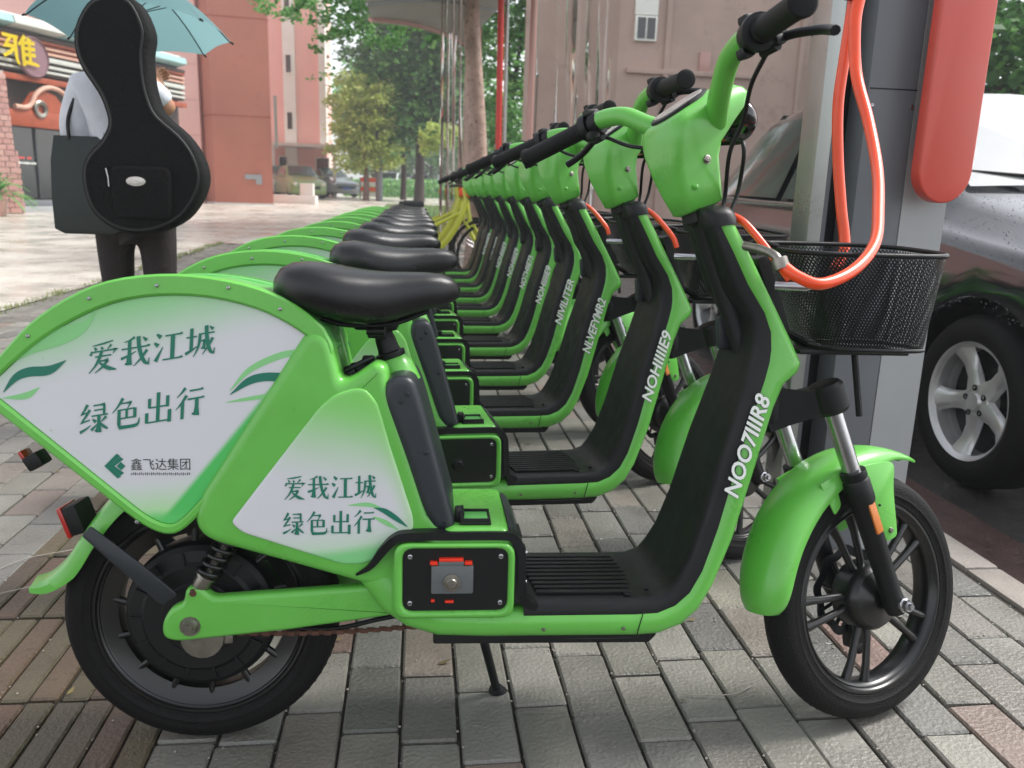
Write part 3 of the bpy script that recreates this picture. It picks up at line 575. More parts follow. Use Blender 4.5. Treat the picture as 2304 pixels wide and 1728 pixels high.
    b=B(); slab(b,fil([(.384,.222),(.384,.204,.004),(.738,.201,.004),(.752,.215,.01),(.748,.222)]),-.105,.105,.003); obj('belly_plate',b,'black',root)
    for q in ([(.722,.264),(.716,.240),(.712,.222)],[(.600,.2195),(.66,.2190),(.712,.2195)]):
        b=B(); tube(b,[V((x,-.1253,z)) for x,z in q],.0009,5); obj('panel_seam',b,'black',fb,0)
    for x,z in ((.560,.236),(.690,.236)): screw(fb,(x,-.1256,z),.0028,m='steel')
    # liner: leg shield and floor
    b=B(); rings=[]
    for i in range(6,len(ST)):
        a=V(ST[i][0]);c=V(ST[i][1]);tg=(V(ST[min(i+1,len(ST)-1)][1])-V(ST[i-1][1])).normalized(); d=V((-tg.y,tg.x)); d=d if d.dot(c-a)>0 else -d; w=ST[i][2]-.004; h=.018 if i>9 else .012
        rec=.0012 if i>11 else 0.0008
        k8=min(1,(len(ST)-1-i)/3); h=h*(.35+.65*k8); prof=[(-w,-.012),(-w,h*.45),(-w+.004,h*.85),(-w+.012,h),(-w+.024,h),(-w+.034,h-rec),(0,h-rec*1.1),(w-.034,h-rec),(w-.024,h),(w-.012,h),(w-.004,h*.85),(w,h*.45),(w,-.012)]
        rings.append([V(((c+d*v).x,u,(c+d*v).y)) for u,v in prof])
    r0=[V((.528,p.y,p.z)) for p in rings[0]]; loft(b,[r0]+rings); ln=obj('leg_shield_liner',b,'black',root,45)
    screw(ln,(.690,-.105,.2805),.005,m='black',axis=Matrix.Translation((.700,-.095,.2805))); screw(ln,(.66,0,.28),.004,m='black',axis=Matrix.Translation((.735,-.085,.286)))
    b=B()
    for k in range(10):
        y=-.083+k*.0185; box(b,(.630,y,.2815),(.175-.004*abs(4.5-k),.0105,.006),.0015)
    obj('floor_tread',b,'black',ln)
    b=B(); box(b,(.888,.045,.705),(.030,.026,.060),.010,rot=(0,-.1,0)); obj('bag_hook',b,'grey_plastic',root)
    b=B(); lathe(b,[(0,-.002),(.012,-.002),(.013,0),(.013,.004),(0,.004)],Matrix.Translation((.8462,0,.8195))@Matrix.Rotation(R(-115),4,'Y'),18); obj('key_hole',b,'glassdark',root)
    # top cap of the column
    T0=SM
    b=B(); loft(b,[sect((.8615,.886),(.812,.878),.0775,.02),sect((.8565,.902),(.805,.895),.0765,.02),sect((.849,.912),(.803,.906),.068,.018),sect((.842,.916),(.806,.911),.052,.014)]); obj('column_cap',b,'black',root,50)
    # lettering on the side of the column
    lt_=obj('brand_lettering',lettering('NOO7IIIR8' if first else 'NOHIIIIE9',.024,-.0012),'white_print',root,0); obj('lettering_outline',lettering('NOO7IIIR8' if first else 'NOHIIIIE9',.05,-.0006),'ink_green',lt_,0)
    # --- kickstand ---
    b=B(); tube(b,[(.455,.06,.215),(.475,.075,.130),(.505,.098,.012)],[.009,.0085,.008],10); box(b,(.450,.058,.215),(.05,.03,.02),.004); tube(b,[(.500,.096,.018),(.512,.104,.001)],[.013,.016],12); obj('kickstand',b,'black',root,40)
    # ================= steered parts (f forward, l left, a up the steering axis) =================
    wheel(SM,(.083,0,-.786),True,root)
    def rr(f0,f1,w0,w1,a,tilt,r=.026,n=4):
        out=[]; 
        for cx,cy,sw,a0 in ((f1-r,w1-r,w1,0),(f0+r,w0-r,w0,90),(f0+r,-w0+r,w0,180),(f1-r,-w1+r,w1,270)):
            for k in range(n+1):
                t=R(a0+90*k/n); f_=cx+r*math.cos(t); l_=cy+r*math.sin(t); out.append(SM@V((f_,l_,a+tilt*f_)))
        return out
    b=B(); loft(b,[rr(-.036,.020,.018,.032,-.015,.0,.012),rr(-.042,.028,.025,.039,-.011,.0,.014),rr(-.046,.034,.031,.043,.02,.0,.015),rr(-.048,.041,.038,.048,.055,.0,.016),rr(-.046,.053,.043,.052,.076,.02,.017),rr(-.042,.086,.050,.058,.097,.03,.018),rr(-.037,.117,.054,.062,.113,.05,.019),rr(-.033,.131,.056,.062,.125,.08,.020),rr(-.029,.127,.054,.058,.1345,.10,.021),rr(-.023,.110,.050,.052,.1405,.16,.022),rr(-.017,.088,.046,.046,.1435,.22,.022),rr(-.012,.066,.040,.040,.1445,.27,.022)])
    hd=obj('headset_housing',b,'green',root,60)
    def ell(fc,lc,fa,la,a,til,n=28,e=.8): return [SM@V((fc+fa*math.copysign(abs(math.cos(2*math.pi*k/n))**e,math.cos(2*math.pi*k/n)),lc+la*math.copysign(abs(math.sin(2*math.pi*k/n))**e,math.sin(2*math.pi*k/n)),a+til*(fc+fa*math.cos(2*math.pi*k/n)))) for k in range(n)]
    b=B(); loft(b,[ell(.026,0,.047,.046,.132,.27),ell(.026,0,.047,.046,.1480,.27),ell(.026,0,.044,.043,.1495,.27)]); ds=obj('display_surround',b,'black',hd,30)
    b=B(); loft(b,[ell(.026,0,.041,.040,.146,.27),ell(.026,0,.041,.040,.1505,.27)]); obj('display_face',b,'dash',ds,30)
    b=B(); lathe(b,[(.016,-.02),(.036,-.012),(.040,.0),(.037,.010),(.028,.018),(.014,.022),(0,.023)],SM@Matrix.Translation((.128,0,.104))@Matrix.Rotation(R(78),4,'Y')@Matrix.Scale(1.25,4,(0,1,0)),24); obj('headlight',b,'glassdark',hd,60)
    for p,s_,mm in (((.010,-.0455,.058),.0065,'steel'),((-.022,-.0385,.022),.0035,'green')):
        screw(hd,p,s_,axis=SM@Matrix.Translation(p)@Matrix.Rotation(R(-8),4,'X')@YM,m=mm)
    for s in (-1,1):
        b=B(); pts=cat([(.052,s*.040,.105),(.043,s*.066,.126),(.032,s*.098,.150),(.024,s*.140,.181),(.014,s*.186,.193),(.006,s*.225,.192)],5)
        tube(b,[SM@p for p in pts],[.0195-.0030*min(1,i/12) for i in range(len(pts))],14); bar=obj('handlebar',b,'green',root,60)
        b=B(); A=V((.000,s*.243,.192)); C=V((-.064,s*.372,.187)); d=C-A
        T=SM@frame_z(A,d); L_=d.length; lathe(b,[(.0135,-.004),(.0185,-.003),(.019,.004),(.0165,.006),(.0165,L_-.012),(.0185,L_-.010),(.0190,L_-.003),(.0165,L_),(.012,L_+.001),(0,L_+.001)],T,22); obj('grip',b,'grip',bar,35)
        # switch and lever cluster
        b=B(); E=V((.004,s*.226,.192)); T2=SM@frame_z(E,d)
        lathe(b,[(.0145,-.028),(.022,-.027),(.0235,-.022),(.0235,-.012),(.019,-.010),(.019,-.005),(.0255,-.004),(.0265,.004),(.0255,.011),(.020,.012),(.0145,.012)],T2,20)
        box(b,(E.x+.022,E.y,E.z-.006),(.030,.036,.020),.005,T=SM); box(b,(E.x+.004,E.y-s*.012,E.z+.022),(.026,.020,.012),.004,T=SM,rot=(0,.2,0)); box(b,(E.x-.012,E.y-s*.020,E.z-.018),(.022,.018,.016),.005,T=SM); box(b,(E.x+.016,E.y+s*.012,E.z-.020),(.018,.022,.014),.004,T=SM)
        tube(b,[SM@V((E.x+.012,E.y-.016,E.z-.026)),SM@V((E.x+.014,E.y+.016,E.z-.026))],.007,8)
        cl=obj('switch_cluster',b,'black',bar,35)
        b=B(); tube(b,[SM@V(p) for p in cat([(.024,s*.230,.174),(.032,s*.258,.172),(.032,s*.300,.161),(.022,s*.325,.153),(.006,s*.345,.148)],5)],[.0055]*20+[.0065],8,flat=.6) if False else tube(b,[SM@V(p) for p in cat([(.024,s*.230,.174),(.032,s*.258,.172),(.032,s*.300,.161),(.022,s*.325,.153),(.006,s*.345,.148)],5)],.0066,8)
        obj('brake_lever',b,'black',bar,50)
        # cables
        b=B(); q=[SM@V(p) for p in ((.022,s*.215,.165),(.022,s*.170,.135),(.034,s*.120,.092),(.022,s*.085,.054),(.024,s*.050+.006,-.006))]+[V((.846+.004*s,-.028+.010*s,.905))] if s<0 else [SM@V(p) for p in ((.022,s*.215,.165),(.045,s*.150,.120),(.085,-.02,.070),(.062,-.075,.055),(.050,-.048,-.006))]+[V((.856,-.036,.903))]; tube(b,cat(q,7),.0036,8); obj('brake_cable',b,'black',bar,60)
    # fork
    b=B()
    lathe(b,[(0,.06),(.016,.06),(.018,.0),(.030,-.012),(.032,-.03),(.020,-.04),(.020,-.28),(.034,-.315),(.037,-.365),(.030,-.405),(0,-.405)],SM,18)
    for s in (-1,1):
        lathe(b,[(0,.030),(.025,.029),(.030,.023),(.031,-.016),(.026,-.023),(0,-.023)],SM@Matrix.Translation((.083,s*.066,-.392)),22)
        rg=[[SM@V((f_,s*l_+dy,-.388+dz)) for dy,dz in ((-.024,-.022),(.024,-.022),(.024,up_),(-.024,up_))] for f_,l_,up_ in ((-.022,.0,.060),(.010,.015,.048),(.045,.042,.026),(.088,.066,.020))]; loft(b,rg)
    fk=obj('fork_crown',b,'black',root,35)
    for s in (-1,1):
        b=B(); lathe(b,[(0,.02),(.0155,.02),(.0155,-.17),(0,-.17)],SM@Matrix.Translation((.083,s*.066,-.39)),24); obj('stanchion',b,'chrome',fk,35)
        b=B(); lathe(b,[(.0155,.006),(.0220,.005),(.0225,-.006),(.0210,-.010),(.0235,-.014),(.0235,-.05),(.0205,-.06),(.0180,-.20),(.0185,-.235),(.020,-.255),(.0165,-.272),(0,-.275)],SM@Matrix.Translation((.083,s*.068,-.532)),24); lg=obj('fork_leg',b,'black',root,35)
        b=B(); lathe(b,[(0,.020),(.0055,.020),(.0065,.014),(.0105,.014),(.0105,.006),(.0135,.005),(.0135,-.010),(0,-.010)],SM@Matrix.Translation((.085,s*.085,-.787))@Matrix.Rotation(R(-90*s),4,'X'),8); obj('axle_nut',b,'chrome',lg,25)
        if s<0:
            b=B(); box(b,(.083,s*.0865,-.615),(.016,.006,.058),.0025,T=SM); obj('side_reflector',b,'amber',lg)
    # front mudguard
    b=B(); rings=[]; cx,cz=.083,-.786
    K=[(158,.264,.034,.028),(154,.269,.046,.038),(146,.272,.054,.044),(130,.275,.057,.046),(110,.278,.058,.046),(90,.279,.057,.042),(72,.277,.054,.034),(58,.274,.042,.018),(48,.273,.032,.010),(41,.274,.018,.004)]
    KK=cat([(a,r,w*1000,d*1000) if 0 else V((a,r*1000,w*1000)) for a,r,w,d in K],4); DD=cat([V((a,d*1000,0)) for a,r,w,d in K],4)
    for kk,dd in zip(KK,DD):
        a=R(kk.x); r=kk.y/1000; w=kk.z/1000; dp=dd.y/1000; er=V((math.cos(a),math.sin(a)))
        o=[(w*math.sin(R(t_)),-dp*(1-max(0,math.cos(R(t_)))**.75)) for t_ in range(-90,91,12)]; o=o+[(u_*.955,v_-.003) for u_,v_ in reversed(o)]
        rings.append([SM@V((cx+er.x*(r+v),u,cz+er.y*(r+v))) for u,v in o])
    loft(b,rings); mg=obj('front_mudguard',b,'green',root,60)
    for s in (-1,1):
        b=B(); slab(b,fil([(.070,-.522),(.200,-.560,.03),(.176,-.600,.03),(.158,-.665),(.150,-.690,.009),(.122,-.688,.009),(.106,-.620),(.086,-.570)]),s*.0520,s*.0565,.0015,2,T=SM); 
        slab(b,fil([(.020,-.525),(.055,-.525),(.050,-.580,.006),(.030,-.590,.006)]),s*.0500,s*.0535,.0012,2,T=SM); br=obj('mudguard_bracket',b,'green',mg,35)
        if s<0:
            screw(br,(0,0,0),.0050,axis=SM@Matrix.Translation((.138,-.0568,-.672))@YM,m='steel')
            for p in ((.124,-.590),(.130,-.618)): screw(br,(0,0,0),.0022,axis=SM@Matrix.Translation((p[0],-.0565,p[1]))@YM,m='black')
    # --- basket ---
    def bo(t,z):  # outline from rim (t=0) to floor (t=1)
        ax=.142*(1-t)+.090*t; ay=.130*(1-t)+.096*t; cx=1.073*(1-t)+1.108*t
        def f_(u):
            c,s=math.cos(u),math.sin(u); e=2/3.2; x=cx+ax*math.copysign(abs(c)**e,c); y=ay*math.copysign(abs(s)**e,s); return V((x,y,z+.10*y*(1-t)))
        return f_
    NB_,MB_=132,34; b=bmesh.new(); vv=[]
    def perim(f_):
        P=[f_(2*math.pi*k/720) for k in range(721)]; L_=[0]
        for p,q in zip(P,P[1:]): L_.append(L_[-1]+(q-p).length)
        return P,L_
    def resamp(f_,n,off):
        P,L_=perim(f_); out=[]; j=0
        for k in range(n):
            d=L_[-1]*((k+off)%n)/n; j=0
            lo,hi=0,720
            while hi-lo>1:
                m_=(lo+hi)//2
                if L_[m_]<=d: lo=m_
                else: hi=m_
            t=(d-L_[lo])/max(1e-9,L_[lo+1]-L_[lo]); out.append(P[lo].lerp(P[lo+1],t))
        return out
    for j in range(MB_+1):
        t=j/MB_; vv.append([b.verts.new(p) for p in resamp(bo(t,.852*(1-t)+.690*t),NB_,.5*(j%2))])
    for j in range(MB_-1):
        for i in range(NB_):
            if j%2==0: q=(vv[j][i],vv[j+1][i],vv[j+2][i],vv[j+1][(i-1)%NB_])
            else: q=(vv[j][i],vv[j+1][(i+1)%NB_],vv[j+2][i],vv[j+1][i])
            b.faces.new(q)
    fl=bo(1,.690); 
    gx=.0085; pts={}
    for i in range(-16,17):
        for j in range(-15,16):
            if (i+j)%2: continue
            c=[(i-1,j),(i,j-1),(i+1,j),(i,j+1)]
            if all(((a*gx)/.087)**4+((d*gx)/.092)**4<1 for a,d in c):
                q=[]
                for a,d in c:
                    if (a,d) not in pts: pts[(a,d)]=b.verts.new((1.108+a*gx,d*gx,.690))
                    q.append(pts[(a,d)])
                b.faces.new(q)
    bmesh.ops.wireframe(b,faces=b.faces[:],thickness=.0021,use_replace=True,use_even_offset=True,use_boundary=True)
    bk=obj('basket',b,'black',root,0)
    b=B(); tube(b,[bo(0,.853)(2*math.pi*k/60) for k in range(60)],.0042,8,closed=True); tube(b,[bo(1,.689)(2*math.pi*k/60) for k in range(60)],.0036,8,closed=True); obj('basket_rim',b,'black',bk,60)
    b=B()
    for s in (-1,1): tube(b,[(.935,s*.05,.852),(.905,s*.04,.862),(.880,s*.03,.850),(.872,s*.03,.82)],.0045,8)
    box(b,(.930,0,.775),(.020,.12,.13),.004,rot=(0,-.36,0)); box(b,(1.08,0,.681),(.19,.10,.008),.002); tube(b,[(1.12,.03,.68),(1.14,.03,.56)],.006,8)
    tube(b,[(.90,0,.79),(.96,0,.72),(1.04,0,.683)],.008,8); obj('basket_bracket',b,'black',bk,40)
    # orange lock cable to the basket
    b=B(); tube(b,cat([(.852,-.040,.902),(.872,-.062,.888),(.900,-.085,.850),(.935,-.105,.800)] if first else [(.852,-.040,.902),(.880,-.058,.880),(.915,-.080,.835),(.925,-.085,.81)],8),.0062,10); lc=obj('lock_cable',b,'orange',root,60)
    b=B(); tube(b,[(.915,-.098,.790),(.955,-.120,.789),(.975,-.122,.795)],.0075,10); obj('cable_end',b,'chrome',lc,40)
    return root
def cat2x(st,n=4):
    P=[V(p) for p in st]; return cat(P,n)
def copy_tree(o,parent=None):
    c=o.copy(); COL.objects.link(c); c.parent=parent
    for ch in list(o.children): copy_tree(ch,c)
    return c
bikes=[]
STEER={'front_wheel','headset_housing','handlebar','fork_crown','fork_leg','front_mudguard'}
def turn(root,d):
    a=V((-math.sin(CAS),0,math.cos(CAS))); c=V((.81,0,.925)); m=Matrix.Translation(c)@Matrix.Rotation(d,4,a)@Matrix.Translation(-c)
    for ch in root.children:
        if ch.name.split('.')[0] in STEER: ch.matrix_basis=m@ch.matrix_basis
POSE=[(-.3508,1.2993,R(-1.73),R(5.05))]+[(-.3348+d,1.2962+.57905*(k+1)+e,R(3.77)+jy,R(3.31)+jl) for k,(d,e,jy,jl) in enumerate([(.014,-.011,0,0),(-.009,.011,0,0),(-.002,-.007,0,0),(.006,-.006,0,0),(.008,.010,0,0),(.004,-.004,.006,.004),(-.006,.006,-.008,-.004),(.005,-.006,.01,.003),(-.004,.004,-.006,0),(.006,0,.004,.004)])]
ORD=['second','third','fourth','fifth','sixth','seventh','eighth','ninth','tenth','eleventh']
LB=['green electric bike nearest the camera, with slogans on its case and a silver battery block']+['green electric bike %s in the row, counted from the camera'%o for o in ORD]
LB[1]='green electric bike second in the row, directly behind the nearest one'
GR='green rental electric bikes parked side by side'
b1=make_bike(True); proto=make_bike(False)
for k,(x,y,yw,le) in enumerate(POSE):
    r_=b1 if k==0 else (proto if k==1 else copy_tree(proto))
    r_.location=(x,y,0); r_.rotation_euler=(-le,0,yw); turn(r_,R([0,0,2.5,-3,1.5,4,-2,3,-4,2,0][k])); r_['label']=LB[k]; r_['category']='e-bike'; r_['group']=GR; bikes.append(r_)
for k,tx in ((2,'NLVEFYMR2'),(3,'NIVILITER'),(5,'NOTHIIE73')):
    ch=[c for c in bikes[k].children if c.name.startswith('brand_lettering')][0]; m_=lettering(tx,.024,-.0012); me_=bpy.data.meshes.new('brand_lettering'); m_.to_mesh(me_); me_.materials.append(M['white_print']); ch.data=me_
    for g_ in ch.children: m_=lettering(tx,.05,-.0006); me_=bpy.data.meshes.new('lettering_outline'); m_.to_mesh(me_); me_.materials.append(M['ink_green']); g_.data=me_
# ================= ground =================
def gz(y): return max(0,.013*(y-8))
def sheet(name,x0,x1,y0,y1,z,m,th=.0):
    b=B(); ys=[y0]+[v for v in (8,) if y0<v<y1]+[y1]; rows=[[b.verts.new((x,y,gz(y)+z)) for x in (x0,x1)] for y in ys]
    for a,c in zip(rows,rows[1:]): b.faces.new((a[0],a[1],c[1],c[0]))
    return struct(obj(name,b,m,None,0))
sheet('ground',-120,120,-6,190,-.075,'asphalt'); sheet('plaza',-120,-2.93,-6,190,.0,'plaza'); sheet('plaza_beyond_the_row',-2.93,1.44,13,190,-.002,'plaza'); sheet('road',1.80,60,-6,190,-.065,'asphalt')
pv=sheet('pavement',-2.93,1.44,-1,13,-.010,'grout')
def ingrid(x,y):
    d=V((x,y,-.9227)); z=d.dot(V(fw)); 
    if z<.2: return 0
    px=d.dot(V(r2))/z*.803; py=d.dot(V(u2))/z*.803
    return (1/z**2) if abs(px)<.53 and abs(py)<.41 else 0
cells=[]; bars=[]
rnd=random.Random(3)
k0=-28
for k in range(k0,15):
    x=-.0235+.1032*k+.0516
    if x>1.40 or x<-2.9: continue
    if -.97<x<-.43: continue
    off=rnd.uniform(0,.2)
    for j in range(0,62):
        y=.62+off+.203*j
        if y<12.9: cells.append((ingrid(x,y),x,y))
for t in (0,1):
    for q in range(5):
        x=-.435-.262*t-.0262-.0524*q
        for j in range(0,40): bars.append((ingrid(x,.945+.3105*j),x,.945+.3105*j+.0))
def brickmesh(nm,sx,sy,m,bev=.004):
    b=B(); box(b,(0,0,-.02),(sx,sy,.04),bev,seg=1); b.faces.ensure_lookup_table()
    lo=[f for f in b.faces if f.calc_center_median().z<-.035]; bmesh.ops.delete(b,geom=lo,context='FACES')
    o=obj(nm,b,m,None,0); return o
def lay(cs,sx,sy,nm,rest,m,parent):
    cs=sorted(cs,reverse=True); o0=brickmesh(nm,sx,sy,m); me=o0.data; first=True; big=B(); src=[(v.co.copy(),v.index) for v in me.vertices]; pol=[list(p.vertices) for p in me.polygons]
    for i,(sc,x,y) in enumerate(cs):
        z=rnd.gauss(0,.0011); rx,ry,rz=rnd.gauss(0,.006),rnd.gauss(0,.008),rnd.gauss(0,.008); sxx=1+rnd.uniform(-.012,.012)
        if i<300 and sc>0:
            o=o0 if first else o0.copy()
            if not first: COL.objects.link(o)
            first=False; o.location=(x,y,z); o.rotation_euler=(rx,ry,rz); o.scale=(sxx,sxx,1); o.parent=parent
        else:
            mt=Matrix.Translation((x,y,z+gz(y)))@Matrix.Rotation(rz,4,'Z')@Matrix.Rotation(rx,4,'X')@Matrix.Rotation(ry,4,'Y')
            vs=[big.verts.new(mt@c) for c,_ in src]
            for p in pol: big.faces.new([vs[q] for q in p])
    o=obj(rest,big,m,parent,0); o['kind']='stuff'
lay(cells,.0975,.197,'brick','bricks_beyond','brick',pv)
lay(bars,.0478,.300,'tactile_bar','tactile_bars_beyond','tactile',pv)
# kerb line and gutter
kb=struct(thing('kerb','','')); 
for p in ('label','category'): del kb[p]
o0=None
for j in range(24):
    y=.6+.5*j
    if o0 is None:
        b=B(); box(b,(0,0,-.06),(.094,.494,.13),.006,seg=2); o0=o=obj('kerbstone',b,'kerb',kb,30)
    else: o=o0.copy(); COL.objects.link(o)
    o.location=(1.49,y,-.003+rnd.gauss(0,.001)); o.rotation_euler=(0,0,rnd.gauss(0,.002))
gt=sheet('gutter',1.545,1.80,-1,60,-.045,'gutter')
# loose straws, grit
def straw(pts,label):
    b=B(); tube(b,cat([V(p) for p in pts],4),.0012,5); tag(obj('straw',b,'kerb'),label,'straw')
straw([(.517,1.345,.004),(.60,1.335,.008),(.655,1.365,.004)],'thin pale straw on grey bricks between the kickstand and the front wheel')
straw([(-1.00,1.945,.004),(-.95,2.00,.010),(-.86,2.06,.005)],'pale straw on the paving left of the nearest rear wheel, farther one')
straw([(-.97,1.80,.004),(-.90,1.84,.007),(-.80,1.90,.004)],'pale straw on the paving left of the nearest rear wheel, nearer one')
b=B(); rg=random.Random(11)
for k in range(900):
    x=rg.uniform(-1.3,1.42); y=rg.uniform(.9,3.2)
    if rg.random()<.75: x=-.0235+.1032*round((x+.0235)/.1032)+rg.gauss(0,.004)
    s=rg.uniform(.0008,.0026); bmesh.ops.create_icosphere(b,subdivisions=1,radius=s,matrix=Matrix.Translation((x,y,s*.5+.0005))@Matrix.Scale(rg.uniform(.5,1),4,(0,0,1)))
o=obj('grit',b,'kerb',None,0); o['kind']='stuff'
b=B(); rl=random.Random(21)
for k in range(70):
    x=rl.uniform(-1.2,1.4); y=rl.uniform(1.0,3.6); a=rl.uniform(0,6.28); l=rl.uniform(.006,.018); w=l*rl.uniform(.25,.5); p=V((x,y,.004)); d=V((math.cos(a),math.sin(a),.15))*l; s_=V((-math.sin(a),math.cos(a),.1))*w
    b.faces.new([b.verts.new(v) for v in (p-d,p+s_,p+d+V((0,0,.002)),p-s_)])
o=obj('leaf_litter',b,'litter',None,0); o['kind']='stuff'
# grass tufts along the plaza edge and verge beyond the row
b=B()
def tuft(b,x,y,z,h,n,sp):
    for _ in range(n):
        a=rg.uniform(0,6.28); x0=x+rg.gauss(0,sp); y0=y+rg.gauss(0,sp); l=h*rg.uniform(.5,1.2); w=.002+h*.03; p=V((x0,y0,z)); q=p+V((math.cos(a)*l*.5,math.sin(a)*l*.5,l)); s=V((-math.sin(a)*w,math.cos(a)*w,0)); b.faces.new([b.verts.new(v) for v in (p-s,p+s,q)])
for k in range(260):
    y=rg.uniform(3,13); tuft(b,-2.93+rg.gauss(0,.03),y,gz(y),.035,10,.03)
for k in range(60):
    tuft(b,rg.uniform(1.25,1.44),rg.uniform(1.0,1.35),0,.012,6,.012)
o=obj('joint_weeds',b,'grass',None,0); o['kind']='stuff'
b=B()
for k in range(2600):
    x=rg.uniform(-1.0,5.5); y=rg.uniform(17,34); tuft(b,x,y,gz(y),.16,3,.1)
o=obj('grass_verge',b,'grass',None,0); o['kind']='stuff'
sheet('verge',-1.2,6,16.5,35,.012,'hedge')
# ================= charging cabinet =================
cb=thing('charging_cabinet','tall grey charging cabinet with a silver left edge beside the nearest bikes','cabinet',(1.16,2.06,0),(0,0,0))
def L(o): return o
b=B(); box(b,(-.157,.01,1.3),(.036,.10,2.6),.004); obj('edge_profile',b,'alu',cb)
b=B(); box(b,(-.128,.02,1.3),(.020,.08,2.6),.002); obj('side_panel',b,'post',cb)
b=B(); box(b,(-.098,.05,1.3),(.040,.08,2.6),.001); obj('shadow_gap',b,'black',cb)
b=B(); box(b,(-.015,.0,1.3),(.125,.15,2.6),.004); obj('front_panel',b,'post',cb)
b=B(); ps=[(.048,-.076),(.178,-.058),(.188,.02),(.188,.10),(.048,.10)]
loft(b,[[V((x,y,z)) for x,y in ps] for z in (0,2.6)]); obj('light_panel',b,'post_light',cb,20)
for x,y,z in ((-.065,-.0755,1.16),(.040,-.0755,1.16),(-.065,-.0755,.62),(.040,-.0755,.62)): screw(cb,(0,0,0),.006,axis=Matrix.Translation((x,y,z))@YM)
b=B(); box(b,(-.0125,-.0752,1.20),(.124,.0012,.003)); box(b,(-.0125,-.0752,.56),(.124,.0012,.003)); obj('panel_joint',b,'black',cb,0)
# red pill sign fixed to it
b=B(); pl=[]
for k in range(25): a=math.pi+math.pi*k/24; pl.append((.077*math.cos(a),.077*math.sin(a)))
pl+= [(.077,1.3),(-.077,1.3)]
slab(b,pl,-.016,.016,.004,3); sg=obj('pill_sign',b,'redsign',None,35); sg.location=(1.268,1.935,1.012); sg.rotation_euler=(0,0,R(9)); tag(sg,'red rounded pill sign mounted on the grey charging cabinet','sign')
b=B(); box(b,(0,.04,.3),(.05,.06,.5),.004); obj('mounting_bracket',b,'post',sg)
# hanging hose
b=B(); pth=cat([(.821,1.60,1.30),(.816,1.60,1.20),(.814,1.60,1.112),(.821,1.59,1.014),(.829,1.57,.92),(.836,1.55,.84),(.81,1.53,.80)],7)
pth2=cat([(.815,1.565,1.31),(.803,1.55,1.25),(.801,1.52,1.16),(.797,1.45,1.071),(.774,1.36,.986),(.728,1.26,.917),(.683,1.18,.868),(.622,1.12,.833),(.561,1.09,.815),(.530,1.10,.823),(.511,1.12,.839)],7)
tube(b,pth2,[.0115-.003*min(1,i/45) for i in range(len(pth2))],16); hs_=obj('charging_hose',b,'orange',None,60); tag(hs_,'thick orange charging hose hanging in a loop over the nearest basket','hose')
b=B(); tube(b,pth,.0105,16); obj('hose_return',b,'orange',hs_,60)
b=B(); tube(b,[(.80,1.575,1.33),(.80,1.575,1.45)],[.030,.035],16); box(b,(.79,1.60,1.36),(.06,.07,.07),.012); tube(b,[(.815,1.575,1.30),(.812,1.575,1.335)],.024,14); obj('connector',b,'black',hs_,40)
b=B(); tube(b,cat([(.511,1.118,.838),(.506,1.13,.850),(.498,1.16,.856),(.490,1.20,.858)],4),.0065,10); tube(b,[(.513,1.116,.832),(.509,1.122,.846)],.0115,12); obj('hose_clip',b,'steel',hs_,40)
